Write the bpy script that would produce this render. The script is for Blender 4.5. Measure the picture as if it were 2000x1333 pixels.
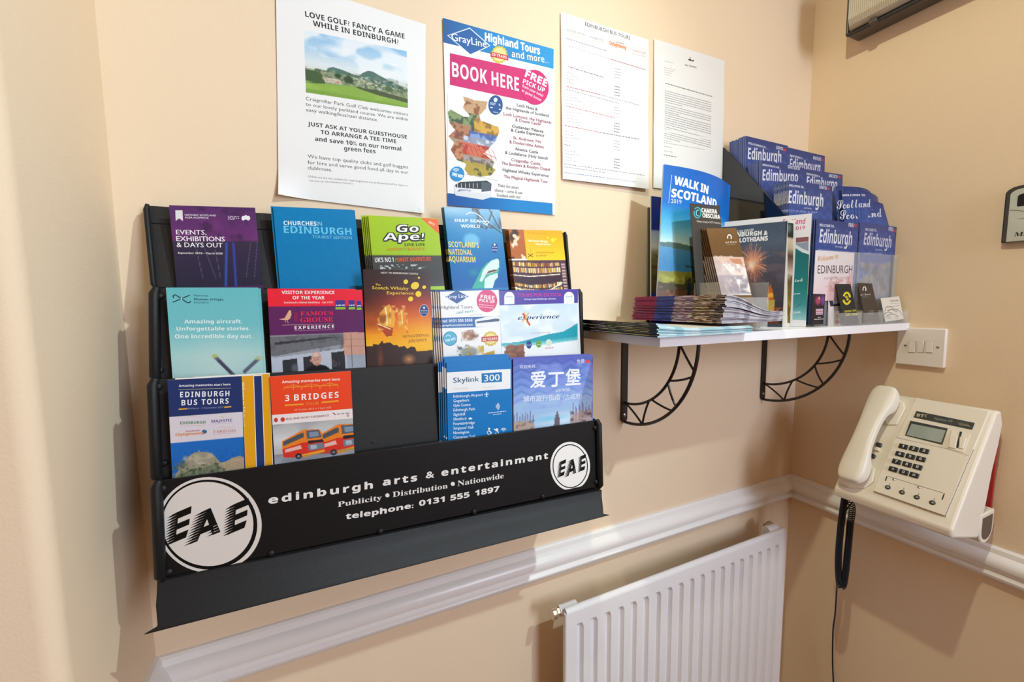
import bpy, bmesh, math, random
import numpy as np
from mathutils import Vector, Matrix

for o in list(bpy.data.objects):
    bpy.data.objects.remove(o)
SC = bpy.context.scene
C = SC.collection
PI = math.pi
V3 = Vector

# ------------------------------------------------------------------ camera
CAM = V3((0.037, -0.7027, -0.1544))
YAW, PITCH, ROLL, FPX = 0.4364, -0.0908, -0.0094, 813.28
_f = V3((math.sin(YAW) * math.cos(PITCH), math.cos(YAW) * math.cos(PITCH), math.sin(PITCH)))
_r = V3((math.cos(YAW), -math.sin(YAW), 0))
_u = _r.cross(_f)
RR = math.cos(ROLL) * _r + math.sin(ROLL) * _u
UU = -math.sin(ROLL) * _r + math.cos(ROLL) * _u
FF = _f
cam = bpy.data.cameras.new('camera')
cam.sensor_width = 36
cam.lens = FPX * 36 / 2000
cam.clip_start = 0.01
co = bpy.data.objects.new('camera', cam)
C.objects.link(co)
co.matrix_world = Matrix((
    (RR.x, UU.x, -FF.x, CAM.x), (RR.y, UU.y, -FF.y, CAM.y), (RR.z, UU.z, -FF.z, CAM.z), (0, 0, 0, 1)))
SC.camera = co

# ------------------------------------------------------------------ world, lights, exposure
w = bpy.data.worlds.new('world')
SC.world = w
w.use_nodes = True
w.node_tree.nodes['Background'].inputs[0].default_value = (1.0, 0.46, 0.12, 1)
w.node_tree.nodes['Background'].inputs[1].default_value = 0.36


def point_light(name, loc, power, color, radius):
    l = bpy.data.lights.new(name, 'POINT')
    l.energy = power
    l.color = color
    l.shadow_soft_size = radius
    o = bpy.data.objects.new(name, l)
    C.objects.link(o)
    o.location = loc
    return o


def area_light(name, loc, target, size, power, color):
    l = bpy.data.lights.new(name, 'AREA')
    l.energy = power
    l.color = color
    l.shape = 'RECTANGLE'
    l.size, l.size_y = size
    o = bpy.data.objects.new(name, l)
    C.objects.link(o)
    o.location = loc
    o.rotation_euler = (V3(target) - V3(loc)).to_track_quat('-Z', 'Y').to_euler()
    return o




def spot_light(name, loc, target, power, color, radius, angle, blend):
    l = bpy.data.lights.new(name, 'SPOT')
    l.energy = power
    l.color = color
    l.shadow_soft_size = radius
    l.spot_size = math.radians(angle)
    l.spot_blend = blend
    o = bpy.data.objects.new(name, l)
    C.objects.link(o)
    o.location = loc
    o.rotation_euler = (V3(target) - V3(loc)).to_track_quat('-Z', 'Y').to_euler()


spot_light('ceiling_downlight', (0.9, -1.2, 0.92), (-0.02, -0.1, -0.28), 78, (0.80, 0.98, 1.0), 0.02, 74, 1.0)
spot_light('ceiling_downlight', (0.12, -0.6, 1.05), (1.15, -0.25, -0.22), 41, (1.0, 1.0, 0.74), 0.02, 80, 1.0)
area_light('window_daylight', (1.15, -2.2, 0.2), (0.0, 0, -0.2), (0.8, 1.0), 51, (0.69, 0.81, 1.0))
SC.view_settings.view_transform = 'Standard'
SC.view_settings.look = 'None'
SC.view_settings.exposure = 0.0
SC.view_settings.gamma = 1.0
SC.view_settings.use_curve_mapping = False


# ------------------------------------------------------------------ helpers
def ray(px, py):
    return FF * FPX + RR * (px - 1000) - UU * (py - 666.5)


def at(px, py, axis, val):
    d = ray(px, py)
    return CAM + d * ((val - CAM[axis]) / d[axis])


def s2l(c):
    return c / 12.92 if c <= 0.04045 else ((c + 0.055) / 1.055) ** 2.4


def hx(h, k=0.86):
    return tuple(s2l(int(h[i:i + 2], 16) / 255) * k for i in (0, 2, 4))


def mat(name, color, rough=0.5, metal=0.0, spec=0.5, bump=None, trans=0.0, ior=1.45, coat=0.0, var=None, alpha=1.0):
    m = bpy.data.materials.new(name)
    m.use_nodes = True
    nt = m.node_tree
    b = nt.nodes['Principled BSDF']
    if isinstance(color, str):
        color = hx(color)
    b.inputs['Base Color'].default_value = (*color, 1)
    b.inputs['Roughness'].default_value = rough
    b.inputs['Metallic'].default_value = metal
    b.inputs['Specular IOR Level'].default_value = spec
    b.inputs['Transmission Weight'].default_value = trans
    b.inputs['IOR'].default_value = ior
    b.inputs['Coat Weight'].default_value = coat
    b.inputs['Coat Roughness'].default_value = 0.08
    b.inputs['Alpha'].default_value = alpha
    if bump or var:
        tc = nt.nodes.new('ShaderNodeTexCoord')
    if bump:
        n = nt.nodes.new('ShaderNodeTexNoise')
        n.inputs['Scale'].default_value = bump[0]
        n.inputs['Detail'].default_value = bump[2] if len(bump) > 2 else 3
        bp = nt.nodes.new('ShaderNodeBump')
        bp.inputs['Strength'].default_value = bump[1]
        bp.inputs['Distance'].default_value = 0.002
        nt.links.new(tc.outputs['Object'], n.inputs['Vector'])
        nt.links.new(n.outputs['Fac'], bp.inputs['Height'])
        nt.links.new(bp.outputs['Normal'], b.inputs['Normal'])
    if var:
        n = nt.nodes.new('ShaderNodeTexNoise')
        n.inputs['Scale'].default_value = var[0]
        n.inputs['Detail'].default_value = 5
        r = nt.nodes.new('ShaderNodeMapRange')
        r.inputs['To Min'].default_value = 1 - var[1]
        r.inputs['To Max'].default_value = 1 + var[1]
        mx = nt.nodes.new('ShaderNodeMix')
        mx.data_type = 'RGBA'
        mx.blend_type = 'MULTIPLY'
        mx.inputs[0].default_value = 1
        mx.inputs[6].default_value = (*color, 1)
        nt.links.new(tc.outputs['Object'], n.inputs['Vector'])
        nt.links.new(n.outputs['Fac'], r.inputs['Value'])
        nt.links.new(r.outputs['Result'], mx.inputs[7])
        nt.links.new(mx.outputs[2], b.inputs['Base Color'])
    return m


def print_mat(name, rough, coat=0.0):
    m = mat(name, (0.8, 0.8, 0.8), rough, coat=coat, spec=0.25)
    nt = m.node_tree
    a = nt.nodes.new('ShaderNodeVertexColor')
    a.layer_name = 'Col'
    nt.links.new(a.outputs['Color'], nt.nodes['Principled BSDF'].inputs['Base Color'])
    return m


M = dict(
    wall=mat('cream_wall_paint', (0.77, 0.61, 0.435), 0.75, spec=0.25, bump=(420, 0.13, 2), var=(3.0, 0.03)),
    trim=mat('white_gloss_paint', (0.82, 0.80, 0.78), 0.28, bump=(60, 0.12)),
    floor=mat('dark_carpet', (0.16, 0.10, 0.08), 0.95, bump=(300, 0.8)),
    ceil=mat('white_ceiling_paint', (0.8, 0.78, 0.74), 0.8, bump=(200, 0.2)),
    rack=mat('black_grained_plastic', (0.010, 0.010, 0.011), 0.38, spec=0.32, bump=(2200, 0.22, 2)),
    rackflat=mat('matt_black_plastic', (0.017, 0.016, 0.016), 0.5, spec=0.35, bump=(1500, 0.3, 2), var=(900, 0.35)),
    signm=mat('black_sign_board', (0.007, 0.007, 0.008), 0.4, spec=0.3, bump=(1500, 0.15, 2)),
    gloss=mat('glossy_black_acrylic', (0.008, 0.008, 0.009), 0.05, coat=0.6),
    paper=mat('white_paper', (0.78, 0.77, 0.76), 0.6),
    metal=mat('black_painted_iron', (0.018, 0.014, 0.013), 0.35, bump=(300, 0.1)),
    gap=mat('grey_shadow_gap', (0.32, 0.30, 0.28), 0.5),
    screw=mat('zinc_screw', (0.5, 0.5, 0.5), 0.3, metal=1.0),
    brass=mat('aged_nickel_valve', (0.62, 0.52, 0.40), 0.3, metal=0.8),
    shelf=mat('white_melamine', (0.84, 0.84, 0.86), 0.3, bump=(100, 0.03)),
    plast=mat('white_plastic', (0.80, 0.76, 0.72), 0.3),
    cream=mat('cream_plastic', (0.80, 0.755, 0.65), 0.36, bump=(600, 0.06)),
    creamd=mat('cream_plastic_panel', (0.77, 0.72, 0.61), 0.42, bump=(800, 0.08)),
    key=mat('black_plastic_key', (0.015, 0.016, 0.02), 0.35),
    dark=mat('dark_grey_plastic', (0.03, 0.035, 0.035), 0.4),
    lcd=mat('grey_green_lcd', (0.30, 0.35, 0.31), 0.12),
    red=mat('red_plastic', (0.42, 0.02, 0.015), 0.45),
    cord=mat('black_rubber_cord', (0.012, 0.014, 0.02), 0.3),
    rad=mat('white_radiator_enamel', (0.80, 0.79, 0.80), 0.25),
    acryl=mat('clear_acrylic', (0.9, 0.92, 0.92), 0.04, alpha=0.13, spec=0.8),
    diff=mat('ribbed_diffuser', (0.50, 0.45, 0.36), 0.35),
    greym=mat('dark_grey_metal', (0.12, 0.10, 0.09), 0.4, metal=0.5),
    pr=print_mat('matt_print', 0.55),
    prg=print_mat('glossy_print', 0.32, 0.06),
    prn=print_mat('sign_print', 0.5),
)


class MB:
    """collects shapes, links them as ONE mesh"""

    def __init__(s):
        s.v, s.f = [], []

    def add(s, vs, fs):
        n = len(s.v)
        s.v += [tuple(p) for p in vs]
        s.f += [[i + n for i in f] for f in fs]
        return s

    def box(s, a, b):
        x0, y0, z0 = a
        x1, y1, z1 = b
        return s.add([(x0, y0, z0), (x1, y0, z0), (x1, y1, z0), (x0, y1, z0), (x0, y0, z1), (x1, y0, z1), (x1, y1, z1), (x0, y1, z1)],
                     [(0, 3, 2, 1), (4, 5, 6, 7), (0, 1, 5, 4), (1, 2, 6, 5), (2, 3, 7, 6), (3, 0, 4, 7)])

    def hexa(s, q, d):
        """quad q (4 points) thickened by vector d"""
        q = [V3(p) for p in q]
        d = V3(d)
        return s.add(q + [p + d for p in q], [(0, 1, 2, 3), (7, 6, 5, 4), (0, 4, 5, 1), (1, 5, 6, 2), (2, 6, 7, 3), (3, 7, 4, 0)])

    def prism(s, pts, d):
        n = len(pts)
        pts = [V3(p) for p in pts]
        d = V3(d)
        return s.add(pts + [p + d for p in pts], [tuple(range(n)), tuple(range(2 * n - 1, n - 1, -1))] +
                     [(i, i + n, (i + 1) % n + n, (i + 1) % n) for i in range(n)])

    def tube(s, path, r, k=8, cap=True, flat=1.0):
        path = [V3(p) for p in path]
        n = len(path)
        rs = r if isinstance(r, (list, tuple)) else [r] * n
        t0 = (path[1] - path[0]).normalized()
        a = t0.orthogonal().normalized()
        vs = []
        for i, p in enumerate(path):
            t = (path[min(i + 1, n - 1)] - path[max(i - 1, 0)]).normalized()
            a = (a - t * a.dot(t)).normalized()
            b = t.cross(a)
            for j in range(k):
                an = 2 * PI * j / k
                vs.append(p + (a * math.cos(an) + b * math.sin(an) * flat) * rs[i])
        fs = [(i * k + j, i * k + (j + 1) % k, (i + 1) * k + (j + 1) % k, (i + 1) * k + j) for i in range(n - 1) for j in range(k)]
        if cap:
            fs += [tuple(range(k - 1, -1, -1)), tuple(range((n - 1) * k, n * k))]
        return s.add(vs, fs)

    def dome(s, c, n, r, h, k=12):
        c, n = V3(c), V3(n).normalized()
        a = n.orthogonal().normalized()
        b = n.cross(a)
        vs, fs = [], []
        prof = [(1, 0), (0.95, 0.45), (0.7, 0.8), (0.35, 0.97)]
        for (q, hh) in prof:
            for j in range(k):
                an = 2 * PI * j / k
                vs.append(c + (a * math.cos(an) + b * math.sin(an)) * r * q + n * h * hh)
        vs.append(c + n * h)
        for i in range(3):
            fs += [(i * k + j, i * k + (j + 1) % k, (i + 1) * k + (j + 1) % k, (i + 1) * k + j) for j in range(k)]
        fs += [(3 * k + j, 3 * k + (j + 1) % k, 4 * k) for j in range(k)]
        return s.add(vs, fs)

    def link(s, name, m, parent=None, bevel=0, smooth=True, seg=2):
        me = bpy.data.meshes.new(name)
        me.from_pydata(s.v, [], s.f)
        bm = bmesh.new()
        bm.from_mesh(me)
        bmesh.ops.recalc_face_normals(bm, faces=bm.faces)
        bm.to_mesh(me)
        bm.free()
        me.materials.append(m)
        o = bpy.data.objects.new(name, me)
        C.objects.link(o)
        if parent:
            o.parent = parent
        if bevel:
            b = o.modifiers.new('bevel', 'BEVEL')
            b.width = bevel
            b.segments = seg
            b.limit_method = 'ANGLE'
            b.angle_limit = 0.6
        if smooth:
            me.shade_smooth()
            me.set_sharp_from_angle(angle=0.7)
        return o


def tag(o, label=None, cat=None, group=None, kind=None):
    if label: o['label'] = label
    if cat: o['category'] = cat
    if group: o['group'] = group
    if kind: o['kind'] = kind
    return o


def empty(name, loc=(0, 0, 0)):
    o = bpy.data.objects.new(name, None)
    C.objects.link(o)
    o.location = loc
    o.empty_display_size = 0.03
    return o


def rebase(o, loc):
    """move the origin of a top-level mesh without moving its shape"""
    loc = V3(loc)
    o.data.transform(Matrix.Translation(-loc))
    o.location = loc
    return o


def under(root, loc):
    """put an empty root at loc; children were built in world coordinates"""
    bpy.context.view_layer.update()
    loc = V3(loc)
    root.location = loc
    for c in root.children:
        c.location = c.location - loc


ORD = ['second', 'third', 'fourth', 'fifth', 'sixth', 'seventh', 'eighth', 'ninth', 'tenth', 'eleventh', 'twelfth', 'thirteenth', 'fourteenth', 'fifteenth', 'sixteenth', 'seventeenth', 'eighteenth', 'nineteenth']


def dup(root, off, label=None, rot=None):
    r = root.copy()
    C.objects.link(r)
    mw = Matrix.Translation(V3(off)) @ root.matrix_basis
    if rot: mw = mw @ Matrix.Rotation(rot, 4, 'Y')
    r.matrix_basis = mw
    if label: r['label'] = label
    for ch in root.children:
        c = ch.copy()
        C.objects.link(c)
        c.parent = r
    return r


# ------------------------------------------------------------------ lettering
BASES = {'b': (0x1D5D4, 0x1D7EC), 's': (0x1D400, 0x1D7CE), 'i': (0x1D468, None), 'c': (0x1D4D0, None)}
_tc = {}


def glyphs(text, style):
    k = (text, style)
    if k in _tc: return _tc[k]
    st = style[:1]
    body = text
    if st in BASES:
        ba, dg = BASES[st]
        body = ''.join(chr(ba + ord(c) - 65) if 'A' <= c <= 'Z' else chr(ba + 26 + ord(c) - 97) if 'a' <= c <= 'z'
                       else chr(dg + ord(c) - 48) if dg and '0' <= c <= '9' else c for c in text)
    cu = bpy.data.curves.new('lettering', 'FONT')
    cu.body = body
    cu.size = 1
    cu.resolution_u = 2
    if 'w' in style: cu.space_character = 1.25
    ob = bpy.data.objects.new('lettering', cu)
    me = ob.to_mesh()
    n = len(me.vertices)
    co_ = np.empty(n * 3)
    me.vertices.foreach_get('co', co_)
    co_ = co_.reshape(-1, 3)[:, :2]
    fs = [tuple(p.vertices) for p in me.polygons]
    ob.to_mesh_clear()
    bpy.data.objects.remove(ob)
    bpy.data.curves.remove(cu)
    cap = 0.714 if st in BASES else 0.682
    if text and ord(text[0]) > 0x3000: cap = 0.8
    _tc[k] = (co_, fs, cap)
    return _tc[k]


class Pic:
    """small printed photograph painted into an array (rows from the top)"""

    def __init__(s, nx, ny, stops):
        s.nx, s.ny = nx, ny
        s.X, s.Y = np.meshgrid((np.arange(nx) + .5) / nx, (np.arange(ny) + .5) / ny)
        ts = [t for t, _ in stops]
        cs = [[int(h[i:i + 2], 16) / 255 for i in (0, 2, 4)] for _, h in stops]
        s.a = np.stack([np.interp(s.Y, ts, [c[k] for c in cs]) for k in range(3)], -1)

    def mix(s, m, col, al=1.0):
        c = np.array([int(col[i:i + 2], 16) / 255 for i in (0, 2, 4)])
        m = (np.clip(m, 0, 1) * al)[..., None]
        s.a = s.a * (1 - m) + c * m
        return s

    def poly(s, pts, col, al=1.0):
        ins = np.zeros(s.X.shape, bool)
        n = len(pts)
        for i in range(n):
            x0, y0 = pts[i]
            x1, y1 = pts[(i + 1) % n]
            if y0 == y1: continue
            c = ((s.Y >= min(y0, y1)) & (s.Y < max(y0, y1))) & (s.X < (x1 - x0) * (s.Y - y0) / (y1 - y0) + x0)
            ins ^= c
        return s.mix(ins.astype(float), col, al)

    def ell(s, cx, cy, rx, ry, col, al=1.0, soft=0.15):
        d = np.sqrt(((s.X - cx) / rx) ** 2 + ((s.Y - cy) / ry) ** 2)
        return s.mix((1 - d) / soft, col, al)

    def line(s, x0, y0, x1, y1, wd, col, al=1.0):
        asp = s.ny / s.nx
        dx, dy = x1 - x0, (y1 - y0) * asp
        L = math.hypot(dx, dy) + 1e-9
        t = np.clip(((s.X - x0) * dx + (s.Y - y0) * asp * dy) / L / L, 0, 1)
        d = np.hypot(s.X - x0 - t * dx, (s.Y - y0) * asp - t * dy)
        return s.mix((wd - d) / wd * 2, col, al)

    def nz(s, sx, sy, seed):
        r = np.random.RandomState(seed)
        g = r.rand(int(sy) + 3, int(sx) + 3)
        x, y = s.X * sx, s.Y * sy
        xi, yi = x.astype(int), y.astype(int)
        fx, fy = x - xi, y - yi
        fx, fy = fx * fx * (3 - 2 * fx), fy * fy * (3 - 2 * fy)
        return (g[yi, xi] * (1 - fx) + g[yi, xi + 1] * fx) * (1 - fy) + (g[yi + 1, xi] * (1 - fx) + g[yi + 1, xi + 1] * fx) * fy

    def patch(s, col, sx, sy, thr, seed, y0=0, y1=1, x0=0, x1=1, al=1.0, soft=0.22):
        n = s.nz(sx, sy, seed) * .65 + s.nz(sx * 2.3, sy * 2.3, seed + 1) * .35
        m = (n - thr) / soft * ((s.Y >= y0) & (s.Y <= y1) & (s.X >= x0) & (s.X <= x1))
        return s.mix(m, col, al)

    def grain(s, amp, seed, y0=0, y1=1):
        n = np.random.RandomState(seed).rand(s.ny, s.nx) - .5
        s.a = np.clip(s.a + (n * amp * ((s.Y >= y0) & (s.Y <= y1)))[..., None], 0, 1)
        return s


def lin(a, k=0.86):
    a = np.clip(a, 0, 1)
    return np.where(a <= 0.04045, a / 12.92, ((a + 0.055) / 1.055) ** 2.4) * k


class Sheet:
    """a flat printed thing with its own plane: origin bottom centre, X along its width, Z up, -Y to the reader"""

    def __init__(s, name, label, cat, tl, U, V, W, H, T=0.001, body=None, group=None, pm='prg', bend=None, bevel=0, parent=None, make=True):
        s.U, s.Vv = V3(U).normalized(), V3(V).normalized()
        s.N = s.U.cross(s.Vv).normalized()
        s.W, s.H, s.T = W, H, T
        s.O = V3(tl) - s.Vv * H                      # bottom left, front face
        base = s.O + s.U * (W / 2)
        s.M = Matrix(((s.U.x, -s.N.x, s.Vv.x, base.x), (s.U.y, -s.N.y, s.Vv.y, base.y), (s.U.z, -s.N.z, s.Vv.z, base.z), (0, 0, 0, 1)))
        s.bend = bend
        s.pm = pm
        s.step = 1.5e-5
        s.vs, s.fs, s.cs, s.n = [], [], [], 0
        s.layer = 1
        s.cr = (0, 0, 1.0)
        s.name = name
        s.obj = None
        if make:
            mb = MB()
            if bend:
                nx, nz = 20, 28
                for side in (0, 1):
                    vs = [(W * i / nx - W / 2, -bend(W * i / nx, H * j / nz) + side * T, H * j / nz) for j in range(nz + 1) for i in range(nx + 1)]
                    fs = [(j * (nx + 1) + i, j * (nx + 1) + i + 1, (j + 1) * (nx + 1) + i + 1, (j + 1) * (nx + 1) + i) for j in range(nz) for i in range(nx)]
                    mb.add(vs, fs)
                K = (nx + 1) * (nz + 1)
                edge = [i for i in range(nx + 1)] + [(j + 1) * (nx + 1) - 1 for j in range(1, nz + 1)] + \
                       [nz * (nx + 1) + i for i in range(nx - 1, -1, -1)] + [j * (nx + 1) for j in range(nz - 1, 0, -1)]
                mb.f += [[edge[i], edge[(i + 1) % len(edge)], edge[(i + 1) % len(edge)] + K, edge[i] + K] for i in range(len(edge))]
            else:
                mb.box((-W / 2, 0, 0), (W / 2, T, H))
            bm_ = M['paper'] if body is None else (body if not isinstance(body, str) else cmat(body))
            s.obj = mb.link(name, bm_, parent, bevel=bevel)
            s.obj.matrix_basis = s.M
            tag(s.obj, label, cat, group)

    def L(s, x, y):
        x0, y0, k = s.cr
        d = ray(x0 + x / k, y0 + y / k)
        t = (s.O - CAM).dot(s.N) / d.dot(s.N)
        p = CAM + d * t - s.O
        return p.dot(s.U), p.dot(s.Vv)

    def put(s, uv, fs, cols, lay):
        """uv Nx2, faces, colour per face (or per-corner list)"""
        for (u, v) in uv:
            wv = lay * s.step + (s.bend(u, v) if s.bend else 0)
            s.vs.append((u - s.W / 2, -wv, v))
        for f, c in zip(fs, cols):
            s.fs.append([i + s.n for i in f])
            s.cs += [c] * len(f) if not isinstance(c, list) else c
        s.n += len(uv)

    def grid(s, P, nx, ny, colf, lay):
        """bilinear patch P=TL,TR,BR,BL in (u,v)"""
        P = [np.array(p) for p in P]
        uv = []
        for j in range(ny + 1):
            b = j / ny
            for i in range(nx + 1):
                a = i / nx
                p = P[0] * (1 - a) * (1 - b) + P[1] * a * (1 - b) + P[2] * a * b + P[3] * (1 - a) * b
                uv.append((min(max(p[0], 0), s.W), min(max(p[1], 0), s.H)))
        fs = [(j * (nx + 1) + i, (j + 1) * (nx + 1) + i, (j + 1) * (nx + 1) + i + 1, j * (nx + 1) + i + 1) for j in range(ny) for i in range(nx)]
        s.put(uv, fs, [colf(i, j) for j in range(ny) for i in range(nx)], lay)

    def base(s, col):
        c = hx(col)
        n = (20, 28) if s.bend else (1, 1)
        s.grid([(0, s.H), (s.W, s.H), (s.W, 0), (0, 0)], n[0], n[1], lambda i, j: c, 0.5)

    def q(s, pts, col, lay=None):
        """polygon from photo-crop points"""
        uv = [s.L(*p) for p in pts]
        s.quv(uv, col, lay)

    def quv(s, uv, col, lay=None):
        lay = lay or s.layer
        s.layer += 1 if lay == s.layer else 0
        if s.bend and len(uv) == 4:
            c = hx(col)
            s.grid(uv, 16, 12, lambda i, j: c, lay)
            return
        uv = [(min(max(u, 0), s.W), min(max(v, 0), s.H)) for u, v in uv]
        s.put(uv, [tuple(range(len(uv)))], [hx(col)], lay)

    def rect(s, u0, v0, u1, v1, col):
        """rectangle in fractions of width (u) and height from the top (v)"""
        W, H = s.W, s.H
        s.quv([(u0 * W, H - v0 * H), (u1 * W, H - v0 * H), (u1 * W, H - v1 * H), (u0 * W, H - v1 * H)], col)

    def e(s, cx, cy, rx, ry, col, a0=0, k=28, rot=0):
        pts = []
        for i in range(k):
            a = 2 * PI * i / k
            x, y = rx * math.cos(a), ry * math.sin(a)
            pts.append((cx + x * math.cos(rot) - y * math.sin(rot), cy + x * math.sin(rot) + y * math.cos(rot)))
        s.q(pts, col)

    def ring(s, cx, cy, rx, ry, wd, col, a0=0, a1=360, k=30):
        lay = s.layer
        s.layer += 1
        for i in range(k):
            a, b = [math.radians(a0 + (a1 - a0) * (i + t) / k) for t in (0, 1)]
            s.q([(cx + rx * math.cos(a), cy + ry * math.sin(a)), (cx + rx * math.cos(b), cy + ry * math.sin(b)),
                 (cx + (rx - wd) * math.cos(b), cy + (ry - wd) * math.sin(b)), (cx + (rx - wd) * math.cos(a), cy + (ry - wd) * math.sin(a))], col, lay)

    def l(s, pts, wd, col):
        lay = s.layer
        s.layer += 1
        P = [np.array(s.L(*p)) for p in pts]
        k = np.linalg.norm(np.array(s.L(pts[0][0], pts[0][1])) - np.array(s.L(pts[0][0] + wd, pts[0][1])))
        for a, b in zip(P[:-1], P[1:]):
            d = b - a
            n = np.array([-d[1], d[0]]) / (np.linalg.norm(d) + 1e-9) * k / 2
            s.put([tuple(p) for p in (a + n, a - n, b - n, b + n)], [(0, 1, 2, 3)], [hx(col)], lay)

    def t(s, text, x0, y0, x1, y1, h, col='ffffff', st='', shear=0.0):
        co_, fs, cap = glyphs(text, st)
        if len(co_) == 0: return
        mn, mx = co_[:, 0].min(), co_[:, 0].max()
        a, b = np.array(s.L(x0, y0)), np.array(s.L(x1, y1))
        d = (b - a) / (mx - mn)
        up_ = np.array(s.L(x0, y0 - h)) - a
        ul = np.linalg.norm(up_) / cap
        dn = d / np.linalg.norm(d)
        up = np.array([-dn[1], dn[0]]) * ul + dn * ul * shear
        uv = a + np.outer(co_[:, 0] - mn, d) + np.outer(co_[:, 1], up)
        c = hx(col)
        k = .012 if 'f' in st else .024 if 'F' in st else 0
        sh_ = [(0, 0)] if not k else [(-k, 0), (k, 0), (0, 0)] if k < .02 else [(-k, 0), (k, 0), (0, k), (0, -k), (0, 0)]
        for n_, (a_, b_) in enumerate(sh_):      # a heavier face is the same outline struck several times
            sv = np.array((a_, b_)) @ np.array([dn, [-dn[1], dn[0]]]) * ul
            s.put([tuple(p + sv) for p in uv], fs, [c] * len(fs), max(s.layer, 6) + .3 * n_)

    def bars(s, x0, y0, x1, y1, h, col, seed=0, gap=0.35):
        """a line of print too small to read in the photograph"""
        r = random.Random(seed)
        n = max(3, int(math.hypot(x1 - x0, y1 - y0) / h / 2.2))
        h *= .62
        keep = s.layer
        ws = [r.uniform(.5, 1.6) for _ in range(n)]
        tot = sum(ws) + gap * (n - 1)
        t = 0
        for wd in ws:
            a, b = t / tot, (t + wd) / tot
            t += wd + gap
            xa, ya, xb, yb = x0 + (x1 - x0) * a, y0 + (y1 - y0) * a, x0 + (x1 - x0) * b, y0 + (y1 - y0) * b
            s.q([(xa, ya - h), (xb, yb - h), (xb, yb), (xa, ya)], col, max(keep, 5))
            s.layer = keep

    def pic(s, pts, p, full=False):
        P = [s.L(*q) for q in pts] if not full else pts
        s.pic_uv(P, p)

    def pic_uv(s, P, p):
        a = lin(p.a)
        lay = s.layer
        s.layer += 1
        nx, ny = p.nx - 1, p.ny - 1
        s.grid(P, nx, ny, lambda i, j: [tuple(a[j, i]), tuple(a[j + 1, i]), tuple(a[j + 1, i + 1]), tuple(a[j, i + 1])], lay)

    def top(s, p, x, y):
        """picture over the full width from the top edge down to crop point (x, y)"""
        v = max(0, s.L(x, y)[1])
        s.pic_uv([(0, s.H), (s.W, s.H), (s.W, v), (0, v)], p)

    def done(s, name='cover_print', parent=None):
        me = bpy.data.meshes.new(name)
        me.from_pydata(s.vs, [], s.fs)
        at_ = me.color_attributes.new('Col', 'FLOAT_COLOR', 'CORNER')
        arr = np.ones((len(s.cs), 4), dtype=np.float32)
        arr[:, :3] = np.array(s.cs, dtype=np.float32)
        at_.data.foreach_set('color', arr.ravel())
        me.materials.append(M[s.pm])
        o = bpy.data.objects.new(name, me)
        C.objects.link(o)
        o.parent = parent or s.obj
        return s.obj or o


_cm = {}


def cmat(h, rough=0.45):
    if h not in _cm:
        _cm[h] = mat('paper_' + h, hx(h), rough)
    return _cm[h]


XR = 1.234      # right wall
XL = -0.190     # left return
ZF, ZC = -1.55, 1.25

# ------------------------------------------------------------------ setting
o = MB().box((XL - 0.1, 0, ZF), (XR + 0.1, 0.1, ZC)).link('wall_back', M['wall']); tag(o, kind='structure')
o = MB().box((XR, -2.3, ZF), (XR + 0.1, 0, ZC)).link('wall_right', M['wall']); tag(o, kind='structure')
R_ = 0.016
corner = [(XL - 1.4, -0.206), (XL - 1.4, 0.0), (XL, 0.0)] + \
         [(XL - R_ + R_ * math.cos(a), -0.206 + R_ - R_ * math.sin(a)) for a in [PI / 2 * i / 6 for i in range(7)]]
o = MB().prism([(x, y, ZF) for x, y in corner], (0, 0, ZC - ZF)).link('wall_left', M['wall']); tag(o, kind='structure')
o = MB().box((XL - 1.5, -2.3, ZF - 0.05), (XR + 0.1, 0.1, ZF)).link('floor', M['floor']); tag(o, kind='structure')
o = MB().box((XL - 1.5, -2.3, ZC), (XR + 0.1, 0.1, ZC + 0.05)).link('ceiling', M['ceil']); tag(o, kind='structure')

ZD = -0.643
RAIL = [(0, 0), (.005, .0), (.0085, -.003), (.0095, -.010), (.0095, -.0125), (.0135, -.0145), (.019, -.021), (.0215, -.029), (.0195, -.0365),
        (.013, -.041), (.0095, -.044), (.0095, -.048), (.0135, -.0505), (.0165, -.055), (.0155, -.0605), (.012, -.064), (0, -.066)]
BASEB = [(0, 0), (.006, 0), (.012, -.008), (.016, -.02), (.016, -.12), (0, -.12)]


def rail(name, prof, z, pa, pb, fa, fb):
    """pa, pb wall-line ends; fa, fb give the plan offset per unit depth at each end"""
    vs = []
    for (p, f) in ((pa, fa), (pb, fb)):
        vs += [(p[0] + f[0] * d, p[1] + f[1] * d, z + h) for d, h in prof]
    n = len(prof)
    fs = [(i, i + 1, i + 1 + n, i + n) for i in range(n - 1)] + [tuple(range(n)), tuple(range(n, 2 * n))]
    o = MB().add(vs, fs).link(name, M['trim'])
    tag(o, kind='structure')


for nm, pf, z in (('trim', RAIL, ZD), ('baseboard', BASEB, ZF + 0.12)):
    sfx = (1, 2, 3) if nm == 'trim' else ('back', 'right', 'left')
    rail('%s_%s' % (nm, sfx[0]), pf, z, (XL, 0), (XR, 0), (1, -1), (-1, -1))
    rail('%s_%s' % (nm, sfx[1]), pf, z, (XR, 0), (XR, -2.3), (-1, -1), (-1, 0))
    rail('%s_%s' % (nm, sfx[2]), pf, z, (XL, 0), (XL, -0.19), (1, -1), (1, 0))

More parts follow.
